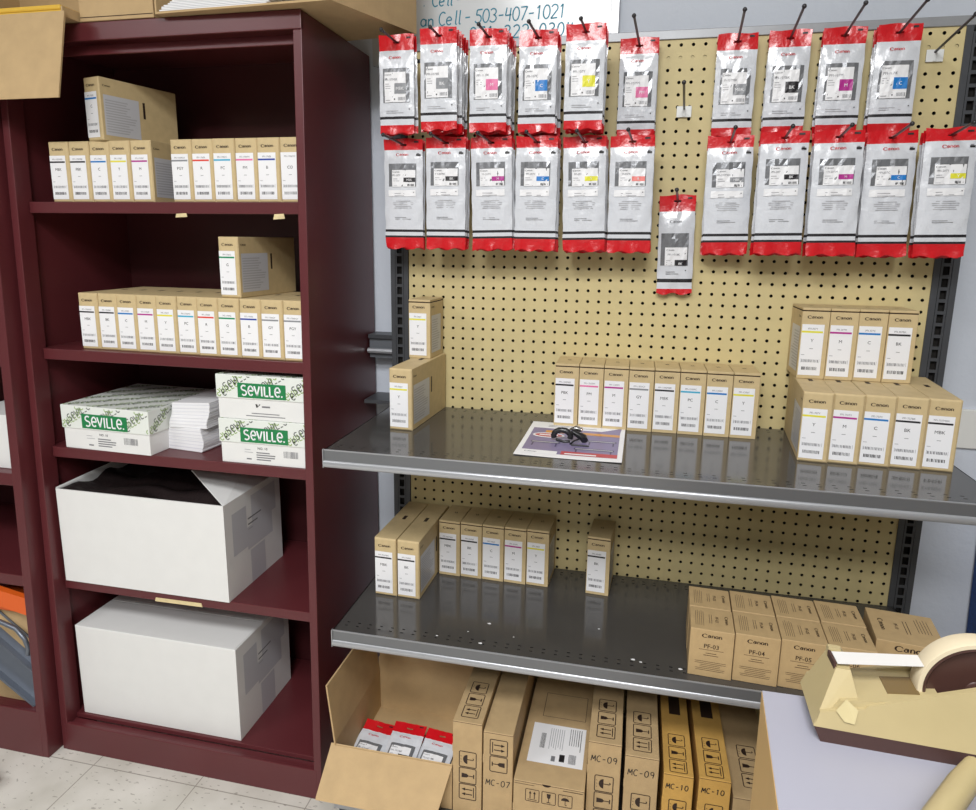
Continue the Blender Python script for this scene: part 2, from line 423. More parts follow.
for x0, x1 in ((-2.35, -.55), (45.5, 47.4)):
    mb = MB(); w = x1-x0
    hole_cells(mb, (x0+w*.28, -.12, -70), (1, 0, 0), (0, 0, 1), 1, 70, w*.44, 1, rect8(.25, .36), .3, (0, -1, 0), 'upright_grey', 'hole_shade')
    mb.box(x0, x0+w*.26, -.12, 2.4, -70.8, .44, 'upright_grey'); mb.box(x1-w*.26, x1, -.12, 2.4, -70.8, .44, 'upright_grey')
    for a in (x0+w*.26, x1-w*.28): mb.box(a, a+w*.02, -.02, 2.4, -70.8, .03, 'upright_dark')
    mb.box(x0+w*.26, x1-w*.26, .3, .5, -70.8, .03, 'hole_shade'); mb.box(x0+w*.26, x1-w*.26, -.12, .3, -70.8, -70, 'upright_grey')  # dark strip behind the slots paints in their inner shade
    mb.build('upright', gon, xf=gx)
def shelf(zt, yf, name, x0=-2.2, x1=45.95):
    mb = MB(); n = int(x1-x0)
    def strip(y0, y1, holes):
        if not holes: mb.poly([(x0, y0, zt), (x1, y0, zt), (x1, y1, zt), (x0, y1, zt)], 'shelf_top'); return
        xs = x0+.3
        mb.poly([(x0, y0, zt), (xs, y0, zt), (xs, y1, zt), (x0, y1, zt)], 'shelf_top')
        hole_cells(mb, (xs, y0, zt), (1, 0, 0), (0, 1, 0), n-1, 1, 1, y1-y0, rect8(.13, .06), .12, (0, 0, 1), 'shelf_top', 'hole_shade')
        mb.poly([(xs+n-1, y0, zt), (x1, y0, zt), (x1, y1, zt), (xs+n-1, y1, zt)], 'shelf_top')
    ys = [yf+.05, yf+.8, yf+1.3, yf+1.8, -1.7, -1.2, -.7, -.2]
    for i, h in enumerate((0, 1, 1, 0, 1, 1, 0)): strip(ys[i], ys[i+1], h)
    mb.box(x0+.02, x1-.02, yf+.3, -.2, zt-.32, zt-.2, 'hole_shade')  # dark sheet added below the plate as shade under its perforations
    mb.box(x0, x0+.08, yf+.05, -.2, zt-1.25, zt, 'shelf_front'); mb.box(x1-.08, x1, yf+.05, -.2, zt-1.25, zt, 'shelf_front')
    mb.box(x0, x1, -.28, -.2, zt-1.25, zt-.001, 'shelf_front')
    o = mb.build(name, gon, xf=gx)
    lp = MB()
    lp.prism([(yf, zt+.03), (yf+.1, zt+.03), (yf+.1, zt-1.3), (yf, zt-1.3)], 'X', x0, x1, 'shelf_front')
    lp.prism([(yf-.02, zt+.05), (yf+.05, zt+.08), (yf+.12, zt+.05), (yf+.1, zt-.02), (yf, zt-.02)], 'X', x0, x1, 'shelf_chrome')
    lp.prism(arc(yf+.02, zt-1.12, .16, .3, 90, 270, 10), 'X', x0, x1, 'shelf_chrome')
    lp.box(x0-.06, x0, yf-.12, yf+.14, zt-1.44, zt+.1, 'shelf_chrome'); lp.box(x1, x1+.06, yf-.12, yf+.14, zt-1.44, zt+.1, 'shelf_chrome')
    l = lp.build('front_lip', o)
    l.matrix_parent_inverse = Matrix.Identity(4); l.location = [-a*IN for a in G0]
    return o
Z1, Z2, ZD = -33.0, -49.07, -64.5
shelf(Z1, -16.2, 'shelf'); s2_ = shelf(Z2, -15.75, 'shelf'); shelf(ZD, -16.4, 'base_deck')
mb = MB(); mb.box(-2.2, 45.95, -15.6, -15.4, -70.75, -65.8, 'upright_grey'); mb.build('kick_plate', gon, xf=gx)
# tiny white paint chips on the lower shelf
mb = MB(); r = random.Random(3)
for x, y, s in ((10.5, -11.6, .16), (6.6, -14.4, .1), (10.4, -14.6, .16), (19.8, -10.2, .1), (22.7, -13.9, .17), (23.3, -14.1, .12), (26.3, -14.3, .16), (12.9, -13.1, .07), (9.0, -13.2, .07)):
    mb.poly([(x+s*math.cos(a)*(1+.3*math.sin(3*a+x)), y+s*.7*math.sin(a), Z2+.01) for a in [i*PI/4 for i in range(8)]], 'label_white')
mb.build('paint_chips', s2_).location = [-a*IN for a in G0]
# brace and ledge in the gap left of the unit
mb = MB(); mb.box(-6.0, -2.4, 3.0, 4.9, -28.9, -26.6, 'ledge_grey'); mb.box(-6.0, -2.4, 2.6, 4.9, -26.8, -26.4, 'upright_grey'); mb.tube([(-6.0, 2.55, -28.1), (-2.4, 2.55, -28.1)], .28, 'shelf_chrome'); mb.build('side_brace', gon, xf=gx)
mb = MB(); mb.box(-6.0, -2.4, 1.2, 5.0, Z1-.5, Z1-.15, 'upright_grey'); mb.build('side_ledge', gon, xf=gx)

# ------------------------------------------------------------------ maroon bookcases
def Yf(z): return -9.47-1.81*(1.56-z)/72.4
REC = 1.2
def bookcase(root_x, x0, x1, zsh, dy, label, ztop=1.56, pw=.78, kz=-67.62):
    o = thing('bookcase', label, 'bookcase', (root_x, 0, -ZF))
    def xf(p): return (p[0]-root_x, p[1]-(1.81*(1.56-p[2])/72.4)*(5-p[1])/14.47*1.0, p[2]+ZF)   # the case leans back a little
    F = -9.47+dy
    def part(name, *boxes, m='maroon', par=o, r=.06):
        q = MB()
        for b in boxes: q.bbox(*b, m, r)
        w = q.build(name, par, xf=xf)
        return w
    part('side_panel', (x0, x0+.3, F+.05, 4.9, -70.8, 1.5)); part('side_panel', (x1-.3, x1, F+.05, 4.9, -70.8, 1.5))
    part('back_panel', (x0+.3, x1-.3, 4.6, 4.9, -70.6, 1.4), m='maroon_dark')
    part('top_panel', (x0+.02, x1-.02, F+.1, 4.9, 1.2, 1.56))
    for a, s in ((x0, 1), (x1-pw, -1)):
        c0, c1 = (a+pw-.12, a+pw) if s > 0 else (a, a+.12)
        part('corner_post', (a, a+pw, F, F+.14, -70.8, .08), (c0, c1, F+.02, F+REC+.5, -70.7, .08))
    part('header', (x0, x1, F-.06, F+.3, .1, 1.58)); part('header_lip', (x0+pw, x1-pw, F+REC, F+REC+.3, -.72, .08))
    sh = []
    for zt, zb in zsh:
        s = part('shelf', (x0+.9, x1-.9, F+REC, F+REC+.16, zb, zt), (x0+.32, x1-.32, F+REC+.1, 4.58, zt-.14, zt-.01), r=.05)
        sh.append(s)
    part('bottom_shelf', (x0+.32, x1-.32, F+REC, 4.58, -67.9, -67.4))
    part('kick_plate', (x0+pw*.6, x1-pw*.6, F-.02, F+.3, -70.8, kz), (x0+pw, x1-pw, F+.3, F+REC, kz-.5, kz-.3))
    return o, xf, sh
BX0, BX1 = -36.25, -6.15
bc, bxf, bsh = bookcase(-21.2, BX0, BX1, [(-13.47, -14.5), (-27.5, -28.56), (-37.5, -38.54), (-51.8, -52.8)], 0, 'tall maroon steel bookcase holding ink cartons, paper boxes and white cartons')
for sidx, x, w, dz, h in ((0, -19.6, 1.2, -14.5, .55), (0, -9.9, 1.1, -14.5, .75), (3, -24.6, 5.4, -52.45, .65)):
    q = MB(); F = -9.47+REC
    q.hexa([(x, F-.06, dz-h*.6), (x+w, F-.07, dz-h*.5), (x+w, F-.005, dz-h*.5), (x, F-.005, dz-h*.6)], [(x+.1, F-.05, dz), (x+w-.1, F-.04, dz+.05), (x+w-.1, F-.004, dz+.05), (x+.1, F-.004, dz)], 'masking_tape')
    q.build('tape_scrap', bsh[sidx], xf=bxf, label='torn tan masking tape on the shelf edge')
bookcase(-51.7, -66.8, -36.6, [(-14, -15.3), (-28, -29.3), (-40.2, -41.5), (-51.2, -52.4)], -1.35, 'maroon steel bookcase at the left edge holding grey metal channels', pw=1.05, kz=-65.6)

# ------------------------------------------------------------------ ink cartons
STR = {'BK': 'stripe_black', 'MBK': 'stripe_black', 'PBK': 'stripe_black', 'C': 'stripe_cyan', 'M': 'stripe_magenta', 'Y': 'stripe_yellow', 'PC': 'stripe_photocyan',
       'PM': 'stripe_pink', 'GY': 'stripe_grey', 'PGY': 'stripe_grey', 'R': 'stripe_red', 'G': 'stripe_green', 'B': 'stripe_blue', 'CO': None}
SAY = {'BK': 'black', 'MBK': 'black', 'PBK': 'black', 'C': 'blue', 'M': 'magenta', 'Y': 'yellow', 'PC': 'light blue', 'PM': 'pink', 'GY': 'grey', 'PGY': 'grey', 'R': 'red', 'G': 'green', 'B': 'dark blue'}
CM = {}
def carton_mesh(w, h, d, lid):
    k = (w, h, d, lid)
    if k in CM: return CM[k]
    mb = MB()
    if lid:
        mb.bbox(0, w, 0, d, 0, h-.3, 'carton', .03, 1); mb.box(.03, w-.03, .04, d-.03, h-.3, h-.2, 'carton_gap'); mb.bbox(0, w, -.02, d, h-.2, h, 'carton', .03, 1)
    else:
        mb.bbox(.0, w, .06, d, 0, h, 'carton', .05, 2); mb.bbox(.04, w-.04, -.005, .3, .04, h-.04, 'carton', .1, 3)
    A = Art(mb, plane((0, 0, 0), (1, 0, 0), (0, 0, 1), (0, -1, 0)))
    A.logo(w*.47, h*.87, w*.56, 'ink_brown', .03)
    T = Art(mb, plane((0, 0, h), (1, 0, 0), (0, 1, 0), (0, 0, 1)))
    if lid: T.text('N', w*.5, d*.55, .28, 'ink_brown', .012, rot=.5)
    T.rect(w*.44, w*.6, d*.5, d*.5+.9 if not lid else d*.5+.06, 'ink_brown', .01)
    for sx in (0, 1):
        S = Art(mb, plane((w*sx, 0 if sx else d, 0), (0, 1 if sx else -1, 0), (0, 0, 1), (1 if sx else -1, 0, 0)))
        S.logo(.75 if sx else d-.75, h*.87, .8, 'ink_brown', .012)
        if d > 6: S.rect(d*.53, d*.56, h*.45, h*.72, 'ink_brown', .012)
    CM[k] = mb.mesh('carton'); return CM[k]
LMc = {}
def label_mesh(w, h, code, model, seed):
    k = (w, h, code, model)
    if k in LMc: return LMc[k]
    mb = MB(); A = Art(mb, plane((0, 0, 0), (1, 0, 0), (0, 0, 1), (0, -1, 0)))
    u0, u1, v0, v1 = .03*w, .83*w, .05*h, .77*h; uc = (u0+u1)/2
    A.rect(u0, u1, v0, v1, 'label_white', .026)
    A.text(model+code, uc, .71*h, .15, 'ink_grey', .034, wmax=(u1-u0)*.8)
    if STR[code]: A.rect(u0, u1-.08, .652*h, .678*h, STR[code], .034)
    A.text(code, uc, .545*h, .26, 'ink_black', .034, wmax=(u1-u0)*.62)
    A.rect(uc-.14, uc+.14, .425*h, .432*h, 'ink_grey', .034)
    A.lines(u0+.12, u0+.5, .335*h, .365*h, 1, 'ink_pale', .034)
    A.barcode(u0+.2, u1-.2, .235*h, .275*h, 'ink_grey', .034, seed); A.barcode(u0+.24, u1-.24, .125*h, .17*h, 'ink_black', .034, seed+7)
    for q in (u0+.14, u1-.17): A.rect(q, q+.03, .23*h, .285*h, 'ink_pale', .034)
    LMc[k] = mb.mesh('label'); return LMc[k]
IM = {}
def info_mesh(w, h, d):
    k = (w, h, d)
    if k in IM: return IM[k]
    IM[k] = []
    for sx in (0, 1):
        mb = MB()
        S = Art(mb, plane((w*sx, 0, 0), (0, 1, 0), (0, 0, 1), (1 if sx else -1, 0, 0)))
        y1 = d*.48 if d > 6 else d*.8
        S.rect(.35, y1, h*.09, h*.73, 'label_grey', .012); S.lines(.5, y1-.25, h*.14, h*.68, 13, 'ink_pale', .02, t=.42, seed=4)
        IM[k].append(mb.mesh('info_label'))
    return IM[k]
nbox = [0]
def ink_box(code, x, y, z, d, model, where, group, rz=0, w=2.13, h=5.5, lid=False):
    nbox[0] += 1
    stripe = f'{SAY[code]} stripe, code {code}' if code in SAY else f'plain label, code {code}'
    o = thing('ink_carton', f'tan ink carton, {stripe}, {where}', 'carton', (x, y, z), (0, 0, rz), group)
    link('box_body', carton_mesh(w, h, d, lid), o); link('front_label', label_mesh(w, h, code, model, nbox[0]), o)
    for im in info_mesh(w, h, d): link('info_label', im, o)
    return o
def jit(a): return rnd.uniform(-a, a)
NTH = ['leftmost', 'second from left', 'third from left', 'fourth from left', 'fifth from left', 'sixth from left', 'seventh from left', 'eighth from left', 'ninth from left', 'tenth from left', 'rightmost']
def row(codes, x0, pitch, y, z, d, model, place, group, dy=0, rz=0, **k):
    for i, c in enumerate(codes):
        ps = NTH[i] if i < len(codes)-1 else 'rightmost'
        ink_box(c, x0+pitch*i, y+dy*i+jit(.05), z, d, model, f'{ps} {place}', group, rz+jit(.25), **k)
row(['PBK', 'PM', 'M', 'GY', 'MBK', 'PC', 'C', 'Y'], 14.65, 2.18, -4.15, Z1, 4.05, 'PFI-1300', 'of eight, upper metal shelf', 'row of eight ink cartons on the upper metal shelf', lid=True, h=5.75)
ink_box('Y', .72, -9.15, Z1, 9.0, 'PFI-706', 'long one at left end of upper shelf', 'two yellow ink cartons at the left upright', rz=-3)
ink_box('Y', .72, -3.75, Z1+5.52, 3.6, 'PFI-306', 'short one on top at left upright', 'two yellow ink cartons at the left upright', lid=True, rz=-3)
row(['Y', 'M', 'C', 'BK', 'MBK'], 34.3, 2.17, -9.3, Z1, 9.1, 'PFI-707', 'of lower tier, upper shelf right', 'stacked ink cartons at the right of the upper metal shelf', rz=-5, h=5.5)
row(['Y', 'M', 'C', 'BK'], 34.85, 2.17, -3.9, Z1+5.52, 3.85, 'PFI-307', 'of upper tier, upper shelf right', 'stacked ink cartons at the right of the upper metal shelf', h=5.9, lid=True)
row(['MBK', 'BK'], -.95, 2.22, -9.2, Z2, 9.0, 'PFI-706', 'of two long, lower metal shelf', 'ink cartons at the left of the lower metal shelf', h=5.65, rz=-2)
row(['MBK', 'BK', 'C', 'M', 'Y'], 3.75, 2.18, -4.1, Z2, 4.0, 'PFI-306', 'of five short, lower metal shelf', 'ink cartons at the left of the lower metal shelf', h=5.7, lid=True, rz=-3)
ink_box('BK', 18.2, -4.4, Z2, 4.2, 'PFI-306', 'standing alone on the lower metal shelf', None, h=5.75, lid=True, rz=-4)
SZ = [-13.47, -27.5, -37.5, -51.8, -67.4]
def sy(z): return -1.81*(1.56-z)/72.4*.9     # forward shift of the leaning bookcase at height z
g1 = 'ink cartons on the top bookcase shelf'
row(['MBK', 'PBK', 'C', 'Y', 'M'], -33.25, 2.2, -7.85, SZ[0], 9.1, 'PFI-1700', 'of five, top bookcase shelf', g1, w=2.16)
row(['PGY', 'R', 'PC', 'PM', 'B', 'CO'], -20.3, 2.17, -7.85, SZ[0], 9.1, 'PFI-1700', 'of six, top bookcase shelf', g1, w=2.14)
ink_box('C', -28.85, -7.75, SZ[0]+5.52, 8.3, 'PFI-1700', 'angled on top of the highest row', g1, rz=-13, w=2.05)
g2 = 'ink cartons on the second bookcase shelf'
row(['MBK', 'BK', 'C', 'M', 'Y', 'PC', 'R', 'G', 'B', 'GY', 'PGY'], -31.65, 2.22, -7.9, SZ[1], 9.1, 'PFI-1700', 'of eleven, second bookcase shelf', g2, dy=-.07, w=2.16)
ink_box('G', -15.95, -8.0, SZ[1]+5.52, 9.2, 'PFI-1700', 'on top of the second bookcase row', g2, rz=-4, w=2.1)

# ------------------------------------------------------------------ print head boxes
def head_box(num, x, y, w, d, h, label, rz=0, big=False):
    fl = (lambda a: 1-a) if big else (lambda a: a)
    o = thing('print_head_box', label, 'box', (x, y, Z2), (0, 0, rz), 'print head boxes on the lower metal shelf')
    mb = MB(); mb.bbox(0, w, 0, d, 0, h, 'carton_tan', .05); mb.build('box_body', o)
    mb = MB(); A = Art(mb, plane((0, 0, 0), (1, 0, 0), (0, 0, 1), (0, -1, 0)))
    A.logo(w*.5, h*.87, w*.46, 'ink_brown'); A.text('PF-'+num, w*.5, h*.66, .36, 'ink_brown', wmax=w*.42)
    A.rect(w*.22, w*.78, h*.575, h*.582, 'ink_brown'); A.lines(w*.32, w*.68, h*.46, h*.55, 2, 'ink_brown', t=.22, center=True)
    A.lines(w*.14, w*.86, h*.14, h*.36, 6, 'ink_brown', t=.2, center=True, seed=2); mb.build('front_print', o)
    mb = MB(); T = Art(mb, plane((0, 0, h), (1, 0, 0), (0, 1, 0), (0, 0, 1)))
    # the print on top reads from the right side
    T.logo(w*fl(.84), d*.5, d*.36, 'ink_brown', rot=-PI/2); T.text('PF-'+num, w*fl(.62), d*.5, .26, 'ink_brown', rot=-PI/2, wmax=d*.34)
    for i in range(2): T.rect(w*fl(.44+.05*i), w*fl(.45+.05*i), d*.3, d*.7, 'ink_brown')
    for i in range(5): T.rect(w*fl(.12+.045*i), w*fl(.128+.045*i), d*(.16 if not big else .4), d*(.8+.04*(i % 2)), 'ink_brown')
    mb.build('top_print', o)
for i, n in enumerate(('03', '04', '05', '06')):
    x = 26.8+3.25*i
    head_box(n, x, -14.72, 3.18, 3.24, 3.92, f'tan print head box lettered PF-{n}, front one of its pair on the lower metal shelf', rz=-3)
    head_box(n, x+.14+.03*i, -11.4, 3.18, 3.22, 3.92, f'tan print head box directly behind the front PF-{n} box', rz=-3)
head_box('10', 40.2, -13.0, 4.6, 4.7, 3.92, 'larger tan print head box at the right end of the row', rz=-7, big=True)

# ------------------------------------------------------------------ tall cartons on the base deck
def mc_box(x, y, w, h, d, label, m='carton_kraft', hand=None, top=True, front=('umbrella', 'glass', 'arrows'), frot=PI/2, v0=1.9, isz=.98, topy=.6, rz=0, extra=None, tsz=1.42):
    o = thing('maintenance_carton', label, 'carton', (x, y, ZD), (0, 0, rz), 'maintenance cartons under the lower metal shelf')
    mb = MB(); mb.bbox(0, w, 0, d, 0, h, m, .05, 2)
    mb.box(.02, w-.02, -.012, .02, h-.09, h-.06, 'carton_gap')
    mb.box(-.03, .12, -.02, .05, h-2.9, h-2.2, m)
    mb.build('box_body', o)
    mb = MB(); A = Art(mb, plane((0, 0, 0), (1, 0, 0), (0, 0, 1), (0, -1, 0))); T = Art(mb, plane((0, 0, h), (1, 0, 0), (0, 1, 0), (0, 0, 1)))
    for i, k in enumerate(front): A.icon(k, w*.52, h-v0-isz*1.08*i, isz, 'ink_brown', frot)
    if front: mb.build('front_symbols', o)
    if top:
        mb = MB(); T.mb = mb
        for i, k in enumerate(('arrows', 'glass', 'umbrella')): T.icon(k, w*.5, topy+tsz*1.12*i+tsz*.5, tsz, 'ink_brown', PI/2)
        mb.build('top_symbols', o)
        if m == 'carton_amber': mb = MB(); T.mb = mb; T.rect(w*.3, w*.72, 7.0, 9.4, 'ink_brown'); mb.build('printed_block', o)
    if hand:
        mb = MB(); A = Art(mb, plane((0, 0, 0), (1, 0, 0), (0, 0, 1), (0, -1, 0)))
        A.hand(hand, w*.09, h-hand_dz, .56 if w > 2.4 else .46, 'ink_black', .07, adv=.76, rise=.01); mb.build('handwriting', o)
    if extra: extra(o, w, h, d)
    return o
mc_box(8.42, -15.9, 2.5, 8.9, 13, 'tall brown carton with handling symbols, nearest the open carton of pouches', v0=3.5, isz=1.45)
hand_dz = 5.0
mc_box(11.05, -15.95, 2.5, 8.4, 13, 'tall brown carton hand-lettered MC-07 on its front', hand='MC-07', top=False, front=('arrows', 'glass'), frot=-PI/2, v0=1.35, isz=1.45)
def big_label(o, w, h, d):
    mb = MB(); T = Art(mb, plane((0, 0, h), (1, 0, 0), (0, 1, 0), (0, 0, 1)))
    L = Art(mb, lambda u, v, o: T.f(.7+(u-.75)*1.12, 2.2+(v-1.75)*1.5, o))
    L.rect(.75, 4.9, 1.75, 4.9, 'label_white', .012); T.frame(1.3, 5.2, 7.9, 11.2, .04, 'ink_brown')
    for i in range(6): L.rect(4.55-.17*i, 4.6-.17*i, 3.4 if i else 3.0, 4.75, 'ink_black' if i < 2 else 'ink_grey', .02)
    for i in range(7): L.rect(3.2-.17*i, 3.25-.17*i, 2.9+.1*(i % 3), 4.6, 'ink_pale', .02)
    L.barcode(1.5, 1.9, 2.9, 4.1, 'ink_black', .02, 3, 6); L.rect(3.1, 3.5, 2.05, 2.6, 'ink_black', .02); L.rect(2.5, 2.8, 2.0, 2.4, 'ink_grey', .02)
    L.barcode(3.8, 4.4, 2.0, 2.7, 'ink_grey', .02, 5, 7)
    mb.build('shipping_label', o)
    mb = MB(); A = Art(mb, plane((0, 0, 0), (1, 0, 0), (0, 0, 1), (0, -1, 0)))
    A.P(arc(w*.47, h, .35, .22, 180, 360, 10), 'carton_gap', .012); A.rect(w*.7, w*.98, h-.3, h-.24, 'carton_gap'); A.rect(.05, 1.7, h-.3, h-.26, 'carton_gap')
    for i, (k, r) in enumerate((('arrows', 0), ('glass', 0), ('umbrella', .0))): A.icon(k, 1.55+1.33*i, h-1.2, 1.1, 'ink_brown', r)
    mb.build('front_cutouts', o)
mc_box(13.8, -16.9, 5.7, 5.25, 14, 'low wide brown carton with a white shipping label on its top', top=False, front=(), extra=big_label)
hand_dz = 1.75
mc_box(19.6, -15.9, 2.6, 9.1, 13, 'tall brown carton hand-lettered MC-09, the left of two', hand='MC-09', v0=3.7, isz=1.45)
mc_box(22.5, -16.0, 2.6, 8.5, 13, 'tall brown carton hand-lettered MC-09, the right of two', hand='MC-09', v0=4.1, isz=1.45)
hand_dz = 1.3
mc_box(25.5, -16.0, 2.25, 7.45, 13, 'amber carton hand-lettered MC-10, the left of two', m='carton_amber', hand='MC-10', v0=2.9, isz=1.3, topy=.25, tsz=1.3)
mc_box(28.15, -16.0, 2.35, 7.6, 13, 'amber carton hand-lettered MC-10, the right of two', m='carton_amber', hand='MC-10', v0=2.9, isz=1.3, topy=.25, tsz=1.3)
mc_box(30.75, -15.9, 3.3, 6.3, 13, 'brown carton partly hidden by the counter, last in the row', top=True, v0=2.4, isz=1.3, topy=1.2)

# ------------------------------------------------------------------ foil pouches
def pouch_shape(kind):
    return {'upper': dict(w=3.15, top=.62, head=-.66, line=-6.02, red=-6.72, bot=-7.42, T=.2),
            'lower': dict(w=3.6, top=.5, head=-.45, line=-7.4, red=-8.12, bot=-9.1, T=.24),
            'single': dict(w=3.05, top=.5, head=-.9, line=-6.75, red=-7.65, bot=-8.1, T=.3)}[kind]
def surf(S, u, v, seed):
    w = S['w']; x = max(-1, min(1, 2*u/w)); t = max(0, min(1, (v-S['red']-.15)/(S['head']-S['red']-.3)))
    b = S['T']*(1-abs(x)**3)**.8*max(0, math.sin(PI*t))**.35
    r = .035*math.sin(5.1*u+seed*2.1)*math.sin(2.3*v+seed)+.02*math.sin(11*u-3*v+seed)
    if v < S['red']+.05: r += .1*math.sin(3.2*u+seed*1.7)*(S['red']+.05-v)/.8
    if v > S['head']: r += .08*math.sin(2.2*u+seed)*(v-S['head'])
    return b, r
PM_ = {}
def pouch_mesh(kind, var):
    k = (kind, var)
    if k in PM_: return PM_[k]
    S = pouch_shape(kind); w = S['w']; mb = MB()
    vs = [S['bot'], S['bot']+.25, S['bot']+.5, S['red']]
    lo, hi = S['line']-.0, S['head']
    vs += [S['line']-.22 if kind != 'single' else S['line']-.32, lo] + ([S['red']+.18] if kind == 'lower' else []); n = 20
    vs = sorted(set(vs)); vs += [lo+(hi-lo)*i/n for i in range(1, n+1)] + [-.1 if hi < -.1 else hi+.1, .08, S['top']-.12, S['top']]
    vs = sorted(set(round(a, 3) for a in vs)); nu = 12
    us = [-w/2, -w*.42, -w*.33, -w*.24, -w*.15, -.3, -.1, .1, .3, w*.15, w*.24, w*.33, w*.42, w/2]
    nv, nn = len(vs), len(us); pts = {}
    for side in (0, 1):
        for i, u in enumerate(us):
            for j, v in enumerate(vs):
                b, r = surf(S, u, v, var); zz = v
                if j == 0: zz = v+.1*math.sin(4*u+var*2)
                if j == nv-1: zz = v+.07*math.sin(2.2*u+var)
                uu = u*(1+.012*math.sin(3*v+var))
                pts[(side, i, j)] = (uu, r-(b+.012 if side == 0 else -b*.45-.012), zz)
    for side in (0, 1):
        for i in range(nn-1):
            for j in range(nv-1):
                vm = (vs[j]+vs[j+1])/2; um = (us[i]+us[i+1])/2
                if -.1 < vm < .09 and abs(um) < .31: continue       # the hang hole
                if vm > S['head']: m = 'foil_red'
                elif vm > S['line']: m = 'foil_white' if side == 0 else 'foil_silver'
                elif vm > S['line']-.23 or (kind == 'lower' and S['red'] < vm < S['red']+.18) or (kind == 'single' and vm > S['line']-.33): m = 'stripe_black'
                elif vm > S['red']: m = 'foil_white'
                else: m = 'foil_red'
                q = [pts[(side, i, j)], pts[(side, i+1, j)], pts[(side, i+1, j+1)], pts[(side, i, j+1)]]
                mb.poly(q if side == 0 else q[::-1], m)
    for i, rev in ((0, 1), (nn-1, 0)):
        for j in range(nv-1):
            q = [pts[(0, i, j)], pts[(1, i, j)], pts[(1, i, j+1)], pts[(0, i, j+1)]]
            mb.poly(q, 'foil_silver' if S['red'] < vs[j] < S['head'] else 'foil_red')
    PM_[k] = mb.mesh('pouch', smooth=50, weld=True); return PM_[k]
PP = {}
def print_mesh(kind, var, patch, code):
    k = (kind, var, patch, code)
    if k in PP: return PP[k]
    S = pouch_shape(kind); w = S['w']; mb = MB(); hm = MB(); V0, V1 = S['line'], S['head']; H = V1-V0
    A = Art(mb, lambda u, v, o: (u, surf(S, u, v, var)[1]-surf(S, u, v, var)[0]-o*1.3-.03, v))
    uu = lambda a: -w/2+a*w
    vv = lambda a: V1-a*H
    ink = 'logo_red'
    if kind == 'upper':
        A.logo(uu(.47), vv(.11), w*.34, ink, .03)
        A.rect(uu(.12), uu(.88), vv(.79), vv(.27), 'foil_window', .02, 8, 6)
        A.rect(uu(.17), uu(.78), vv(.785), vv(.33), 'label_white', .035, 6, 5)
        A.text('PFI-107'+code, uu(.37), vv(.44), .2, 'ink_grey', .05, wmax=w*.36)
        A.logo(uu(.28), vv(.37), w*.2, 'ink_grey', .05)
        A.rect(uu(.46), uu(.78), vv(.66), vv(.5), patch, .05, 4, 2); A.text(code, uu(.62), vv(.58), .26, 'label_white', .065, wmax=w*.24)
        A.lines(uu(.2), uu(.36), vv(.58), vv(.48), 3, 'ink_pale', .05); A.lines(uu(.2), uu(.4), vv(.76), vv(.72), 1, 'ink_pale', .05)
        A.rect(uu(.45), uu(.48), vv(.75), vv(.73), 'ink_black', .05); A.barcode(uu(.56), uu(.76), vv(.76), vv(.71), 'ink_grey', .05, 3, 8)
        A.lines(uu(.2), uu(.74), vv(.95), vv(.89), 2, 'ink_pale', .03); A.rect(uu(.86), uu(.89), vv(.9), vv(.885), 'ink_black', .03)
    elif kind == 'lower':
        A.logo(uu(.48), vv(.06), w*.32, ink, .03); A.rect(uu(.84), uu(.95), vv(.075), vv(.055), 'ink_black', .03); A.lines(uu(.85), uu(.95), vv(.05), vv(.025), 1, 'ink_grey', .03)
        A.rect(uu(.13), uu(.84), vv(.455), vv(.17), 'foil_window', .02, 8, 4)
        A.rect(uu(.22), uu(.82), vv(.46), vv(.25), 'label_white', .035, 6, 3)
        A.logo(uu(.33), vv(.275), w*.18, 'ink_grey', .05); A.text('PFI-207'+code, uu(.38), vv(.315), .16, 'ink_grey', .05, wmax=w*.3)
        A.rect(uu(.52), uu(.82), vv(.4), vv(.345), patch, .05, 4, 1); A.text(code, uu(.67), vv(.372), .2, 'label_white', .065, wmax=w*.2)
        A.lines(uu(.25), uu(.42), vv(.39), vv(.34), 2, 'ink_pale', .05); A.lines(uu(.25), uu(.4), vv(.445), vv(.43), 1, 'ink_pale', .05); A.barcode(uu(.62), uu(.8), vv(.45), vv(.425), 'ink_black', .05, 2, 8)
        A.rect(uu(.12), uu(.83), vv(.58), vv(.5), 'label_white', .03, 6, 2); A.lines(uu(.28), uu(.66), vv(.575), vv(.52), 2, 'ink_pale', .045); A.rect(uu(.77), uu(.79), vv(.535), vv(.525), 'ink_black', .045)
        A.lines(uu(.22), uu(.78), vv(.73), vv(.62), 5, 'ink_pale', .03, center=True); A.lines(uu(.28), uu(.72), vv(.87), vv(.83), 2, 'ink_grey', .03, t=.25)
    else:
        lg = MB(); A.mb = lg; A.logo(uu(.47), vv(.15), w*.34, 'ink_grey', .03); A.mb = mb
        A.rect(uu(.08), uu(.85), vv(.8), vv(.32), 'foil_window', .02, 8, 6); A.rect(uu(.2), uu(.82), vv(.8), vv(.53), 'label_white', .035, 6, 3)
        A.text('PFI-101'+code, uu(.45), vv(.635), .18, 'ink_grey', .05, wmax=w*.4); A.logo(uu(.35), vv(.57), w*.22, 'ink_grey', .05)
        A.rect(uu(.48), uu(.82), vv(.8), vv(.715), patch, .05, 4, 1); A.text(code, uu(.64), vv(.77), .2, 'label_white', .065)
        A.lines(uu(.24), uu(.42), vv(.79), vv(.7), 3, 'ink_pale', .05); A.lines(uu(.24), uu(.62), vv(.93), vv(.87), 2, 'ink_grey', .03); A.rect(uu(.78), uu(.81), vv(.88), vv(.865), 'ink_black', .03)
    # the printed corner mark on the header
    A.mb = hm; A.rect(uu(.78), uu(.9), S['top']-.34, S['top']-.2, 'ink_black', .02)
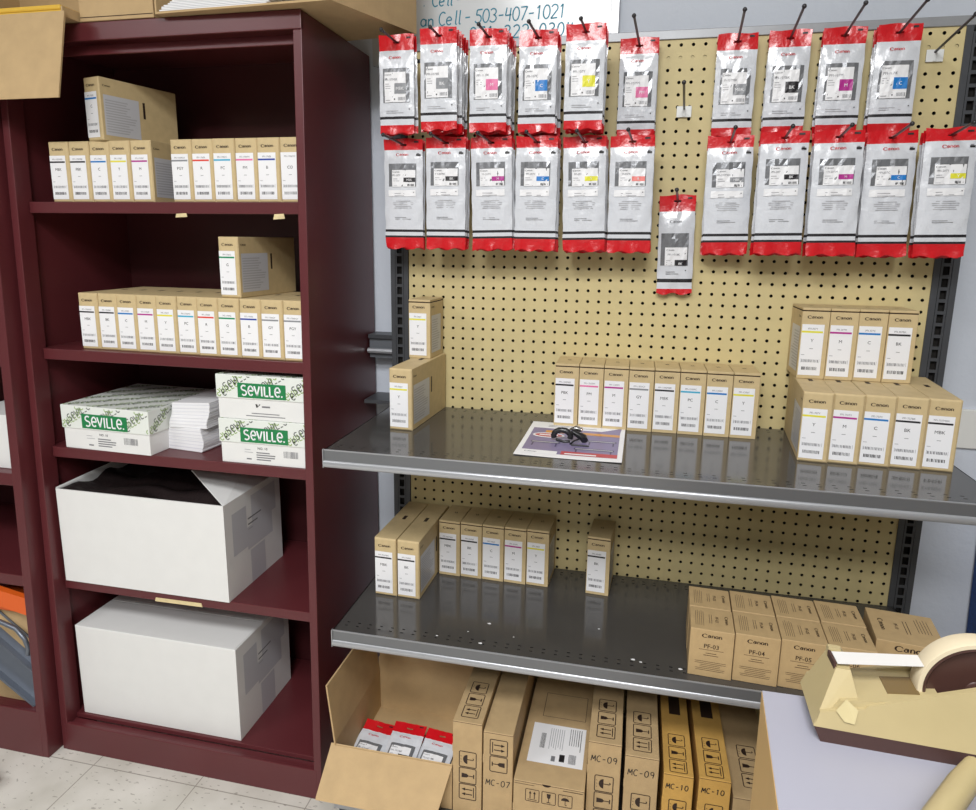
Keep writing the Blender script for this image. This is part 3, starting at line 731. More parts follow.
    PP[k] = (mb.mesh('printed_label'), hm.mesh('header_mark'), lg.mesh('logo_print') if kind == 'single' else None); return PP[k]
def pouch(kind, loc, rot, patch, code, label, group, var):
    o = thing('ink_pouch', label, 'pouch', loc, rot, group)
    link('pouch_body', pouch_mesh(kind, var), o); pl, hk, lg = print_mesh(kind, var, patch, code); link('printed_label', pl, o); link('header_mark', hk, o)
    if lg: link('logo_print', lg, o)
    return o
DH = Vector((-.066, -1, .06))
HM = {}
def hook(x, z, label, L=8.0, plate=False):
    o = thing('peg_hook', label, 'hook', (x, 0, z), (0, 0, 0), 'steel peg hooks on the pegboard')
    if 'w' not in HM:
        mb = MB(); pts = [(0, .18, 0), (0, -.1, 0)]+[tuple(DH*L*t) for t in (.1, .5, .96)]
        mb.tube(pts, .1, 'hook_steel', 8); e = DH*L; mb.ball(e, .17, 'hook_steel'); HM['w'] = mb.mesh('wire', smooth=60)
        mb = MB(); mb.bbox(-.45, .45, -.08, -.001, -.2, .14, 'hook_steel', .03); HM['p'] = mb.mesh('back_plate')
        mb = MB(); mb.bbox(-.62, .62, -.2, -.09, -.72, .2, 'clear_plastic', .03); mb.bbox(-.12, .12, -.27, -.2, -.7, -.08, 'clear_plastic', .03); HM['c'] = mb.mesh('label_holder')
    link('wire', HM['w'], o)
    link('back_plate', HM['p'], o)
    if plate: link('label_holder', HM['c'], o)
colx = [.6+4.0*i for i in range(12)]
colx = [.62, 4.75, 8.72, 12.7, 16.7, 20.65, 24.6, 28.5, 32.5, 36.5, 40.4, 44.3]
def hang(kind, x, z, yb, n, patch, code, what, where, var, roll=0.):
    hook(x, z, f'steel peg hook carrying the {what} pouch, {where}')
    for k in range(n):
        y = yb+.62*k
        if y > -.45: break
        p = Vector((x, 0, z))+DH*(-y)
        p.z += .0
        if k == 0: lab = f'white and red ink pouch with {what} patch, {where}'; gr = 'front ink pouches on the pegboard'
        else: lab = f'ink pouch behind the front {what} pouch, {where}'; gr = f'pouches behind the {what} one, {where}'
        pouch(kind, p, (jit(.6), roll+(jit(1.2) if k else 0), jit(1.)), patch, code, lab, gr, (var+k) % 4)
UL, LL_, UR, LR_ = 'upper row left group', 'lower row left group', 'upper row right group', 'lower row right group'
for c, yb, n, patch, code, what in ((0, -5.0, 2, 'stripe_grey', 'MBK', 'dark grey MBK'), (1, -6.1, 6, 'stripe_grey', 'BK', 'grey BK'), (2, -5.2, 6, 'stripe_pink', 'M', 'pink M'),
        (3, -4.4, 4, 'stripe_cyan', 'C', 'blue C'), (4, -5.2, 4, 'stripe_yellow', 'Y', 'yellow Y'), (5, -1.4, 2, 'stripe_pink', 'PM', 'pale pink PM')):
    hang('upper', colx[c], -.34, yb, n, patch, code, what, UL, c)
for c, yb, n, patch, code, what in ((7, -1.3, 2, 'stripe_grey', 'MBK', 'grey MBK'), (8, -1.5, 2, 'stripe_black', 'BK', 'black BK'), (9, -1.6, 2, 'stripe_magenta', 'M', 'magenta M'), (10, -1.7, 3, 'stripe_cyan', 'C', 'blue C')):
    hang('upper', colx[c], -.34, yb, n, patch, code, what, UR, c)
for c, yb, n, patch, code, what in ((0, -3.74, 2, 'stripe_black', 'MBK', 'black MBK'), (1, -4.3, 3, 'stripe_black', 'BK', 'black BK'), (2, -4.0, 3, 'stripe_magenta', 'M', 'magenta M'),
        (3, -3.9, 3, 'stripe_cyan', 'C', 'blue C'), (4, -3.65, 4, 'stripe_yellow', 'Y', 'yellow Y'), (5, -3.5, 2, 'stripe_salmon', 'R', 'salmon R')):
    hang('lower', colx[c], -8.45, yb, n, patch, code, what, LL_, c+1, roll=(0, 0, -1.5, 0, -1.5, -.5)[c])
for c, yb, n, patch, code, what in ((7, -2.6, 3, 'stripe_grey', 'MBK', 'grey MBK'), (8, -4.0, 3, 'stripe_black', 'BK', 'black BK'), (9, -3.9, 3, 'stripe_magenta', 'M', 'magenta M'),
        (10, -3.3, 3, 'stripe_cyan', 'C', 'blue C'), (11, -4.0, 3, 'stripe_yellow', 'Y', 'yellow Y')):
    hang('lower', colx[c], -8.45, yb, n, patch, code, what, LR_, c+1, roll=-1)
hook(24.55, -12.95, 'steel peg hook carrying the lone pouch in the gap of the pegboard')
pp = Vector((24.55, 0, -12.95))+DH*.7
pouch('single', pp, (0, -1.2, 0), 'stripe_black', 'BK', 'lone white and red ink pouch with a black patch hanging in the gap', None, 1)
hook(24.57, -5.16, 'bare steel peg hook with clear label holder between the two pouch groups', plate=True)
hook(43.47, -1.43, 'bare steel peg hook with clear label holder at the top right corner', plate=True)

# ------------------------------------------------------------------ open carton of pouches
ob = thing('open_carton', 'open brown carton of red and white pouches on the base deck', 'carton', (2.8, -10.4, ZD))
def cx(p): return (p[0]-2.8, p[1]+10.4, p[2]-ZD)
X0, X1, Y0, Y1, ZB = -2.45, 8.3, -15.7, -4.9, ZD+.03
mb = MB(); t = .14
mb.box(X0, X1, Y0, Y1, ZB, ZB+t, 'corrugated'); mb.box(X0, X1, Y1-t, Y1, ZB+t, -58.6, 'corrugated'); mb.box(X1-t, X1, Y0, Y1-t, ZB+t, -60.2, 'corrugated')
mb.box(X0, X0+t, Y0, Y1-t, ZB+t, -59.9, 'corrugated'); mb.box(X0+t, X1-t, Y0, Y0+t, ZB+t, -60.2, 'corrugated'); mb.build('box_body', ob, xf=cx)
mb = MB(); mb.hexa([(X0, Y0, -59.9), (X0+t, Y0, -59.9), (X0+t, Y1-.3, -59.9), (X0, Y1-.3, -59.9)], [(X0-.55, Y0-.1, -54.4), (X0-.41, Y0-.1, -54.4), (X0-.41, Y1-.4, -54.6), (X0-.55, Y1-.4, -54.6)], 'corrugated'); mb.build('side_flap', ob, xf=cx)
mb = MB(); mb.hexa([(X0-.3, Y0-.0, -60.25), (X1+.0, Y0-.0, -60.25), (X1-.0, Y0+.14, -60.15), (X0-.3, Y0+.14, -60.15)][::1], [(X0-.3, -18.9, -62.95), (X1-.6, -18.9, -62.95), (X1-.6, -18.8, -62.8), (X0-.3, -18.8, -62.8)], 'corrugated'); mb.build('front_flap', ob, xf=cx)
mb = MB(); mb.hexa([(X0+.1, Y1-t, -58.6), (X1-.1, Y1-t, -58.6), (X1-.1, Y1, -58.6), (X0+.1, Y1, -58.6)], [(X0+.2, Y1+.8, -53.6), (X1-.2, Y1+.8, -53.6), (X1-.2, Y1+.94, -53.6), (X0+.2, Y1+.94, -53.6)], 'corrugated'); mb.build('back_flap', ob, xf=cx)
def lying(x, y, z, a, rz, code, lab, gr, var):
    o = pouch('upper', (x, y, z), (a, 0, rz), 'stripe_black', code, lab, gr, var); o.scale = (1, 1, .82)
for i, (x, y, z, rz, lab, code) in enumerate(((-.55, -9.75, -62.75, -7, 'white pouch with red end at the left inside the open carton', 'MBK'), (2.5, -9.7, -62.4, -2, 'white pouch with black square in the middle of the open carton', 'BK'), (5.75, -9.75, -62.6, -6, 'white pouch with black square at the right inside the open carton', 'MBK'))):
    lying(x, y, z, -73, rz, code, lab, 'pouches lying in the open carton', i)
for k, z in enumerate((-64.05, -63.6)):
    for x in (-.6, 2.7, 6.0): lying(x+.2*k, -9.3, z, -88-k, 0, 'BK', 'pouch tucked under the upper pouches in the open carton', 'pouches underneath in the open carton', 3)

# ------------------------------------------------------------------ flyer and clamp
fl = thing('flyer', 'printed sale flyer in purple and orange lying on the upper shelf', 'flyer', (16.85, -8.5, Z1), (0, 0, -.5))
mb = MB(); nx, ny = 8, 6
def fz(u, v): return .035+.05*max(0, (u/4.2))**2*max(0, -v/5.2)+.05*max(0, -u/4.2)**2*max(0, -v/5.2)
Wd, Hd = 4.2, 5.1
for i in range(nx):
    for j in range(ny):
        a, b = -Wd+2*Wd*i/nx, -Wd+2*Wd*(i+1)/nx; c, d = -Hd+2*Hd*j/ny, -Hd+2*Hd*(j+1)/ny
        mb.poly([(a, c, fz(a, c)), (b, c, fz(b, c)), (b, d, fz(b, d)), (a, d, fz(a, d))], 'paper')
mb.build('sheet', fl, weld=True)
mb = MB(); A = Art(mb, lambda u, v, o: (u, v, fz(u, v)+o))
A.rect(-3.8, 3.8, -4.2, 3.1, 'flyer_purple', .012, 8, 6)
A.P([(2.2, 3.1), (3.9, 4.6), (3.8, 3.1)], 'flyer_purple', .012); A.rect(-2.6, 3.8, 1.7, 2.4, 'flyer_orange', .02, 6, 1)
A.P(arc(-2.2, .9, 1.4, .75, 0, 360, 16), 'paper', .02); A.P(arc(-2.2, .9, 1.2, .5, 0, 360, 16), 'flyer_red', .026); A.rect(-3.0, -1.4, .75, 1.05, 'paper', .032)
A.rect(-.6, 3.8, -4.2, -3.3, 'flyer_red', .02, 4, 1); A.lines(-.3, 3.4, -4.05, -3.5, 1, 'paper', .03, t=.5); A.rect(-3.8, -.9, -4.4, -3.5, 'paper', .02, 4, 1); A.logo(-3.0, -4.0, 1.0, 'flyer_dark', .03)
for x0, y0, ww in ((-3.4, -1.4, 2.4), (.3, -2.6, 3.2), (1.2, -.2, 2.4)):
    A.rect(x0, x0+ww, y0, y0+.45, 'flyer_dark', .02); A.rect(x0+.1, x0+ww-.1, y0+.12, y0+.3, 'label_grey', .028)
    for q in (.15, ww-.3): A.rect(x0+q, x0+q+.12, y0-.9, y0, 'flyer_dark', .02)
A.lines(-2.6, 2, 3.6, 4.4, 2, 'ink_grey', .02, t=.25)
mb.build('artwork', fl)
cl = thing('spring_clamp', 'small black clamp with chrome jaw lying on the flyer', 'clamp', (17.15, -8.9, Z1+.06))
cl.scale = (.82, .82, .82)
mb = MB(); mb.tube([(-1.45+1.0*0+.75*math.cos(a)*1.15-0, -.2, .55+.62*math.sin(a)) for a in [math.radians(200-22*i) for i in range(11)]], [.3]*11, 'black_plastic', 10); mb.build('curved_handle', cl, smooth=50)
mb = MB(); mb.tube([(-.45, .3, .95), (.1, .1, .75), (.75, -.1, .45), (.85, -.4, .3)], [.25, .34, .42, .36], 'black_plastic', 10); mb.tube([(-2.0, -.5, .2), (-1.2, -.9, .18), (-.6, -.7, .18)], .14, 'black_plastic'); mb.build('body', cl, smooth=50)
mb = MB(); mb.tube([(-.7, .9, .9), (-.1, .7, 1.2), (.5, .5, 1.1)], [.22, .3, .2], 'chrome', 10); mb.ball((.1, .95, 1.15), .22, 'chrome'); mb.build('jaw', cl, smooth=50)
mb = MB(); mb.bbox(-.4, 1.4, -1.6, -1.35, .0, .12, 'black_plastic', .03); mb.tube([(-.5, -1.4, .1), (-.2, -1.0, .3), (.3, -.4, .4)], .09, 'black_plastic'); mb.build('foot', cl)

# ------------------------------------------------------------------ things in the bookcase
def seville(x, y, z, w, d, h, label, rz=0, logo_line=False):
    o = thing('envelope_box', label, 'box', (x, y, z), (0, 0, rz), 'printed envelope boxes on the third bookcase shelf')
    mb = MB(); mb.bbox(.12, w-.12, .1, d-.1, 0, h-.2, 'white_carton', .04); mb.build('base', o)
    mb = MB(); zl = h*.47
    mb.bbox(0, w, 0, d, zl, h, 'seville_lid', .05)
    l = mb.build('lid', o)
    mb = MB(); r = random.Random(int(abs(x*7)))
    F = plane((0, 0, 0), (1, 0, 0), (0, 0, 1), (0, -1, 0)); T = plane((0, 0, h), (1, 0, 0), (0, 1, 0), (0, 0, 1)); S = plane((w, 0, 0), (0, 1, 0), (0, 0, 1), (1, 0, 0))
    def pattern(f, u1, v0, v1, su, sv):
        A = Art(mb, f); k = 0; v = v0-.1
        def inside(u, vv, hgt, m):
            ca, sa = math.cos(.5), math.sin(.5); x0 = -2.15
            for gl, adv in zip(UNI, UADV):
                for path in gl:
                    P = [(u+(x0+x)*hgt*ca-(y-.5)*hgt*sa, vv+(x0+x)*hgt*sa+(y-.5)*hgt*ca) for x, y in path]
                    for a, b in zip(P[:-1], P[1:]):
                        if all(.06 < q[0] < u1-.06 and v0+.06 < q[1] < v1-.06 for q in (a, b)): A.stroke([a, b], .095, m, .012)
                x0 += adv
        while v < v1+.8:
            u = -.3+(k % 3)*1.25
            while u < u1+1.5:
                inside(u, v, .72, ('pattern_grey', 'pattern_green')[k % 2]); u += 3.5
            v += .92; k += 1
    pattern(F, w, zl, h, 1, 1); pattern(T, w, 0, d, 1, 1); pattern(S, d, zl, h, 1, 1)
    mb.build('pattern_print', l)
    mb = MB(); A = Art(mb, F)
    A.rect(w*.24, w*.76, h*.5, h*.83, 'seville_green', .022); x0 = w*.5-2.2*w*.1; hh = w*.1
    for gl, adv in zip(UNI, UADV):
        for path in gl: A.stroke([(x0+x*hh, h*.665+(y-.5)*hh) for x, y in path], .15, 'paper', .034)
        x0 += adv*hh
    A.rect(x0, x0+.14, h*.665-hh*.5, h*.665-hh*.5+.14, 'paper', .034)
    if logo_line:
        A.P([(w*.42, h*.36), (w*.44, h*.36), (w*.45, h*.3), (w*.43, h*.28)], 'ink_black', -.08); A.P([(w*.45, h*.3), (w*.475, h*.36), (w*.46, h*.36)], 'ink_black', -.08)
        A.lines(w*.49, w*.62, h*.29, h*.35, 1, 'ink_grey', -.08, t=.6); A.lines(w*.3, w*.75, h*.08, h*.2, 2, 'ink_grey', -.08, t=.3, center=True)
    else:
        A.text('NO. 10', w*.47, h*.37, .24, 'ink_black', -.08); A.lines(w*.4, w*.62, h*.1, h*.31, 4, 'ink_grey', -.08, t=.45); A.barcode(w*.7, w*.86, h*.2, h*.35, 'ink_grey', -.08, 4, 12)
        A.lines(w*.27, w*.37, h*.26, h*.38, 2, 'ink_pale', -.08, t=.2); A.lines(w*.29, w*.37, h*.1, h*.16, 1, 'ink_grey', -.08, t=.5)
    mb.build('front_print', o)
    return o
seville(-34.0, -9.05, SZ[2], 10.3, 10.4, 4.45, 'white and green printed envelope box at the left of the third bookcase shelf', rz=-2)
seville(-16.4, -9.05, SZ[2], 9.4, 10.4, 4.3, 'lower green-printed envelope box of the stack at the right of the third shelf')
seville(-16.45, -9.0, SZ[2]+4.32, 9.4, 10.4, 4.2, 'upper green-printed envelope box of the stack at the right of the third shelf', logo_line=True)
mb = MB(); r = random.Random(8); zc = SZ[2]+.01
for i in range(74):
    h = .064; s = .0
    zz = i/74
    ox = (.16*math.sin(zz*9)+r.uniform(-.035, .035)) + (-.15 if zz < .48 else .2); oy = r.uniform(-.03, .03)+(.35*zz if zz < .48 else .5*(zz-.3))
    a = math.radians((-6 if zz < .48 else -2)+r.uniform(-.3, .3)); ca, sa = math.cos(a), math.sin(a); w2, d2 = 2.15, 4.6
    cx0, cy0 = -21.2+ox, -2.4+oy
    q = [(cx0+x*ca-y*sa, cy0+x*sa+y*ca) for x, y in ((-w2, -d2), (w2, -d2), (w2, d2), (-w2, d2))]
    lift = .25*(zz)*1.0
    mb.hexa([(x, y, zc+h*i+.002+(lift if x > cx0 else 0)) for x, y in q], [(x, y, zc+h*(i+1)-.003+(lift if x > cx0 else 0)) for x, y in q], 'paper' if i % 5 else 'paper_edge')
tag(mb.build('envelope_stack'), 'loose leaning stack of plain white envelopes between the green-printed boxes', 'envelopes', None, 'stuff')
def white_box(x, y, z, w, d, h, label, open_=False, rz=0):
    o = thing('white_carton', label, 'carton', (x, y, z), (0, 0, rz), 'plain white cartons on the lower bookcase shelves')
    mb = MB(); t = .12
    if open_:
        mb.box(0, w, 0, t, .0, h, 'white_carton'); mb.box(0, w, d-t, d, 0, h, 'white_carton'); mb.box(0, t, t, d-t, 0, h, 'white_carton'); mb.box(w-t, w, t, d-t, 0, h, 'white_carton'); mb.box(t, w-t, t, d-t, 0, t, 'white_carton')
    else:
        mb.bbox(0, w, 0, d, 0, h-.06, 'white_carton', .05); mb.bbox(0, w-.1, 0, d*.495, h-.06, h, 'white_carton', .025, 1); mb.bbox(0, w-.1, d*.505, d, h-.06, h, 'white_carton', .025, 1)
    mb.build('box_body', o)
    mb = MB(); S = Art(mb, plane((w, 0, 0), (0, 1, 0), (0, 0, 1), (1, 0, 0)))
    S.rect(d*.12, d*.36, h*.42, h*.86, 'label_grey', .012); S.rect(d*.36, d*.82, h*.38, h*.62, 'label_grey', .012); S.rect(d*.45, d*.9, h*.62, h*.93, 'label_grey', .012); S.rect(d*.4, d*.66, 0.02, h*.36, 'label_grey', .012)
    mb.build('clear_tape', o)
    mb = MB(); S = Art(mb, plane((w, 0, 0), (0, 1, 0), (0, 0, 1), (1, 0, 0)))
    S.rect(d*.38, d*.62, h*.7, h*.715, 'ink_grey', .022); S.rect(d*.38, d*.55, h*.64, h*.655, 'ink_grey', .022); S.rect(d*.38, d*.46, h*.59, h*.6, 'ink_pale', .022); mb.build('side_print', o)
    return o
wbx = white_box(-35.0, -9.7, SZ[3], 18.95, 10.4, 10.05, 'white carton with open flaps and dark contents on the fourth bookcase shelf', True, rz=0)
W_, D_, H_ = 18.95, 10.4, 10.05
mb = MB(); mb.hexa([(W_-.12, .1, H_-.02), (W_, .1, H_-.02), (W_, D_-.2, H_-.02), (W_-.12, D_-.2, H_-.02)], [(W_-6.4, 4.3, H_+1.55), (W_-6.3, 4.3, H_+1.65), (W_-3.2, D_-.3, H_+1.5), (W_-3.3, D_-.3, H_+1.4)], 'white_carton'); mb.build('right_flap', wbx)
mb = MB(); mb.hexa([(0, .1, H_), (.1, .1, H_), (.1, D_, H_), (0, D_, H_)], [(-.1, .1, H_+.1), (0, .1, H_+.12), (0, D_, H_+.4), (-.1, D_, H_+.4)], 'white_carton'); mb.build('left_flap', wbx)
# dark plastic contents
mb = MB(); n = 26; m_ = 16
def hz(u, v): return min(9.95, hz_(u, v))
def hz_(u, v): return 8.5+1.5*max(abs(2*u-1)**6, abs(2*v-1)**6*.9)+.7*math.sin(9*u+2*math.sin(5*v))*math.cos(7*v+u*3)+.6*math.exp(-((u-.45)/.2)**2)+.15*math.sin(40*u*v)
for i in range(n):
    for j in range(m_):
        q = [(i/n, j/m_), ((i+1)/n, j/m_), ((i+1)/n, (j+1)/m_), (i/n, (j+1)/m_)]
        mb.poly([(.2+(W_-.4)*u, .2+(D_-.4)*v, hz(u, v)) for u, v in q], 'dark_bag')
for x0, x1 in ((.2, W_-.2),):
    mb.box(x0, x1, .2, D_-.2, .15, 7.0, 'dark_bag')
dk = mb.build('crumpled_bag', None, smooth=60, weld=True, loc=(-35.0, -9.7, SZ[3])); tag(dk, 'crumpled dark plastic bag inside the open white carton', 'bag')
white_box(-34.75, -9.55, SZ[4], 18.9, 10.4, 10.4, 'closed plain white carton on the bottom bookcase shelf')

# ------------------------------------------------------------------ on top of the bookcases
rb = thing('open_carton', 'brown open carton overhanging the bookcase top, papers over its front edge', 'carton', (-10, -5, 1.6))
def rx_(p): return (p[0]+10, p[1]+5, p[2]-1.6)
mb = MB()
fl_, fr, br, bl = (-18.9, -10.3), (-2.9, -10.9), (.85, -1.2), (-18.0, 1.5)
mb.hexa([(*p, 1.62) for p in (fl_, fr, br, bl)], [(*p, 1.78) for p in (fl_, fr, br, bl)], 'corrugated')
def wallq(a, b, z1, t=(0, .15)):
    mb.hexa([(a[0], a[1], 1.78), (b[0], b[1], 1.78), (b[0]-t[0]*1, b[1]+t[1], 1.78), (a[0]-t[0], a[1]+t[1], 1.78)], [(a[0], a[1], z1), (b[0], b[1], z1), (b[0]-t[0], b[1]+t[1], z1), (a[0]-t[0], a[1]+t[1], z1)], 'corrugated')
wallq(fr, br, 10, (.15, 0)); wallq((bl[0], bl[1]-.2), (br[0]-.1, br[1]-.2), 10); wallq((fl_[0]+.15, fl_[1]), (bl[0]+.15, bl[1]-.3), 10, (.15, 0))
mb.build('box_body', rb, xf=rx_)
mb = MB(); r = random.Random(2)
for i in range(34):
    x0, x1 = -18.6+.22*i+r.uniform(-.12, .12), -8.6+.2*i; zz = 1.82+.12*i
    mb.hexa([(x0, -10.3, zz), (x1, -10.5, zz), (x1+2.4, -3, zz), (x0+2.4, -3, zz)], [(x0, -10.3, zz+.08), (x1, -10.5, zz+.08), (x1+2.4, -3, zz+.08), (x0+2.4, -3, zz+.08)], 'paper')
tag(mb.build('paper_stack'), 'fanned white papers lying in the open carton on top of the bookcase', 'papers', None, 'stuff')
mid = MB(); mid.bbox(-26.9, -19.6, -9.6, 2.5, 1.62, 9, 'corrugated', .06); mid.box(-26.85, -19.65, -9.62, -9.59, 1.9, 1.96, 'carton_gap')
tag(mid.build('brown_carton'), 'plain brown carton on the bookcase between two open cartons', 'carton')
lb = thing('flap_carton', 'brown carton at top left with its flap hanging over the bookcase front', 'carton', (-33, -8, 1.6))
def lx(p): return (p[0]+33, p[1]+8, p[2]-1.6)
mb = MB(); mb.box(-42, -27.0, -11.3, -.6, 1.62, 1.78, 'corrugated'); mb.box(-27.15, -27.0, -11.3, -.6, 1.78, 2.4, 'corrugated'); mb.box(-42, -27.15, -.75, -.6, 1.78, 9, 'corrugated'); mb.box(-42, -27.0, -11.45, -11.3, 1.62, 1.95, 'corrugated'); mb.box(-42, -41.85, -11.3, -.75, 1.78, 9, 'corrugated'); mb.build('box_body', lb, xf=lx)
mb = MB(); mb.hexa([(-42, -12.75, -5.15), (-27.1, -12.55, -5.1), (-27.1, -12.4, -5.1), (-42, -12.6, -5.15)], [(-42, -11.5, 1.95), (-26.65, -11.5, 1.95), (-26.65, -11.3, 2.0), (-42, -11.3, 2.0)], 'corrugated'); mb.build('hanging_flap', lb, xf=lx)
mb = MB(); mb.bbox(-41, -27.4, -11.0, -3, 1.85, 2.25, 'yellow_paper', .1); mb.bbox(-40.5, -27.6, -10.9, -3, 2.27, 2.7, 'yellow_paper', .12); tag(mb.build('padded_envelope'), 'yellow padded envelopes lying in the flap carton at top left', 'envelope')

# ------------------------------------------------------------------ left bookcase contents
mb = MB(); mb.hexa([(-46, -11.2, -54.3), (-37.9, -11.0, -55.9), (-37.9, -10.4, -55.9), (-46, -10.4, -54.3)], [(-46, -11.2, -52.5), (-37.9, -11.0, -53.9), (-37.9, -10.4, -53.9), (-46, -10.4, -52.5)], 'orange_plastic')
mb.bbox(-46, -38.0, -10.4, -1, -55.9, -55.2, 'orange_plastic', .05)
tag(mb.build('orange_tray'), 'orange plastic tray on the stored things in the left bookcase', 'tray')
mb = MB(); mb.bbox(-47, -37.7, -9.6, 2, -67.38, -55.95, 'corrugated', .06); tag(mb.build('brown_carton'), 'brown carton behind the metal channels in the left bookcase', 'carton')
def channel(loc, rot, label, L=15):
    o = thing('metal_channel', label, 'channel', loc, rot, 'grey metal channels in the left bookcase')
    mb = MB(); mb.prism([(-1.3, 0), (1.3, 0), (1.3, 1.1), (1.12, 1.1), (1.12, .16), (-1.12, .16), (-1.12, 1.1), (-1.3, 1.1)], 'X', 0, L, 'steel_grey'); mb.build('rail', o)
    mb = MB()
    for i in range(7): mb.poly([(1+2*i+.28*math.cos(a), .28*math.sin(a), .15) for a in [k*PI/5 for k in range(10)]], 'hole_shade')  # flat dark discs paint the shade of open bolt holes
    mb.build('bolt_holes', o)
channel((-50.6, -9.3, -53.8), (66, 36, 0), 'upper grey metal channel slanting down to the right', 16)
channel((-51.8, -10.2, -56.4), (66, 34, 0), 'lower grey metal channel slanting in front of the other', 16)
mb = MB(); mb.tube([(-43.0, -11.2, -56.6), (-40.4, -11.3, -57.2), (-39.3, -11.4, -58.2), (-39.0, -11.4, -59.2), (-39.2, -11.4, -60.0)], .24, 'steel_grey', 10); tag(mb.build('bent_tube', smooth=50), 'bent grey metal tube over the channels in the left bookcase', 'tube')
mb = MB(); mb.bbox(-46, -39.1, -9.5, -3, -40.18, -34.5, 'white_carton', .05); tag(mb.build('small_carton'), 'white carton at the edge of the left bookcase shelf', 'carton')

# ------------------------------------------------------------------ counter, tape dispenser, tape gun
dk = thing('counter', 'counter with grey laminate top and light wood side in the right corner', 'counter', (42, -50, -ZF))
def kx(p): return (p[0]-42, p[1]+50, p[2]+ZF)
ZK = -34.5
top = [(27.35, -36.95), (25.3, -61.5), (62, -61.5), (62, -36.6)]
mb = MB(); mb.hexa([(x, y, ZK-.9) for x, y in top], [(x, y, ZK-.0) for x, y in top], 'laminate'); mb.build('worktop', dk, xf=kx)
mb = MB(); mb.hexa([(27.34, -36.97, -70.8), (25.31, -61.4, -70.8), (26.1, -61.4, -70.8), (28.1, -36.97, -70.8)], [(27.34, -36.97, ZK-.03), (25.31, -61.4, ZK-.03), (26.1, -61.4, ZK-.9), (28.1, -36.97, ZK-.9)], 'wood'); 
mb.hexa([(27.33, -36.96, ZK-.95), (25.27, -61.5, ZK-.95), (25.33, -61.5, ZK-.95), (27.4, -36.96, ZK-.95)], [(27.33, -36.96, ZK-.04), (25.27, -61.5, ZK-.04), (25.33, -61.5, ZK-.04), (27.4, -36.96, ZK-.04)], 'wood'); mb.build('side_panel', dk, xf=kx)
mb = MB(); mb.box(28.1, 61.5, -37.6, -36.9, -70.8, ZK-.9, 'wood'); mb.box(61, 61.6, -61.4, -37.6, -70.8, ZK-.9, 'wood'); mb.build('back_panel', dk, xf=kx)

td = thing('tape_dispenser', 'large beige desktop tape dispenser with a cream roll on the counter', 'tape dispenser', (33, -38.4, ZK), (0, 0, -2))
# local frame: x along the dispenser, -y the near side
def taper(prof, z0, yn0, yf0, z1, yn1, yf1):
    """extrude a profile between near and far sides that lean in towards the top"""
    def Y(z): k = (z-z0)/(z1-z0); return yn0+(yn1-yn0)*k, yf0+(yf1-yf0)*k
    return [(x, Y(z)[0], z) for x, z in prof], [(x, Y(z)[1], z) for x, z in prof]
def solid(mb, n, f, m):
    k = len(n); mb.raw(n+f, [(i, k+i, k+(i+1) % k, (i+1) % k) for i in range(k)]+[tuple(range(k)), tuple(range(k, 2*k))[::-1]], m)
mb = MB(); q = [(-4.0, 0), (6.0, 0), (6.0, .55), (-4.28, .62)]
solid(mb, *taper(q, 0, -1.25, 1.3, .6, -1.3, 1.35), 'brown_plastic'); mb.build('base', td)
def shell(name, prof, yn, yf, m='beige_plastic', lean=.12):
    mb = MB(); z0 = .6; n = [(x, yn+lean*(z-z0)*(1 if yn < 0 else 1), z) for x, z in prof]; f = [(x, yf-lean*(z-z0)*(1), z) for x, z in prof]
    solid(mb, n, f, m); return mb.build(name, td)
side = [(-4.28, .62), (-4.1, 1.15), (-2.62, 1.5), (-2.5, 1.62), (1.5, 2.95), (4, 3.1), (6.0, 2.6), (6.0, .55)]
mb = MB()
solid(mb, [(x, -1.3+.22*(z-.6), z) for x, z in side], [(x, -1.1+.22*(z-.6), z) for x, z in side], 'beige_plastic')
solid(mb, [(x, 1.15-.1*(z-.6), z) for x, z in side], [(x, 1.35-.1*(z-.6), z) for x, z in side], 'beige_plastic')
mb.hexa([(-4.2, -1.1, .6), (-.1, -1.1, .6), (-.1, 1.2, .6), (-4.2, 1.2, .6)], [(-3.4, -.95, 1.6), (-.1, -.95, 2.1), (-.1, 1.1, 2.1), (-3.4, 1.1, 1.6)], 'beige_plastic'); mb.build('side_shell', td)
# nose tower
mb = MB()
b4 = [(-4.3, -1.28, .62), (-2.5, -1.28, .62), (-2.4, 1.3, .62), (-4.3, 1.3, .62)]
t4 = [(-3.52, -.32, 2.5), (-3.02, -.34, 2.5), (-2.98, .9, 2.5), (-3.6, .9, 2.5)]
mb.hexa(b4, t4, 'beige_plastic')
mb.hexa([(-3.6, .62, 2.5), (-3.05, .62, 2.5), (-3.0, .95, 2.5), (-3.62, .95, 2.5)], [(-3.58, .66, 2.72), (-3.15, .66, 2.7), (-3.12, .92, 2.7), (-3.58, .92, 2.72)], 'beige_plastic')
mb.build('nose', td)
mb = MB(); mb.hexa([(-3.57, -.25, 2.4), (-3.47, -.25, 2.4), (-3.5, .6, 2.4), (-3.62, .6, 2.4)], [(-3.57, -.25, 2.66), (-3.5, -.25, 2.66), (-3.53, .6, 2.66), (-3.62, .6, 2.66)], 'brown_plastic'); mb.build('cutter', td)
mb = MB(); mb.poly([(-3.6, -1.13, 1.35), (-3.25, -.95, 1.75), (-2.85, -1.07, 1.45), (-2.95, -1.2, .95), (-3.3, -1.21, 1.0)], 'clear_scrap'); mb.v = [(x, y-.09, z) for x, y, z in mb.v]; mb.build('tape_scrap', td)
mb = MB(); mb.hexa([(-1.75, -.45, 1.84), (-.7, -.45, 2.0), (-.7, .55, 2.0), (-1.75, .55, 1.84)], [(-1.75, -.45, 1.89), (-.7, -.45, 2.05), (-.7, .55, 2.05), (-1.75, .55, 1.89)], 'name_brown'); mb.build('name_plate', td)
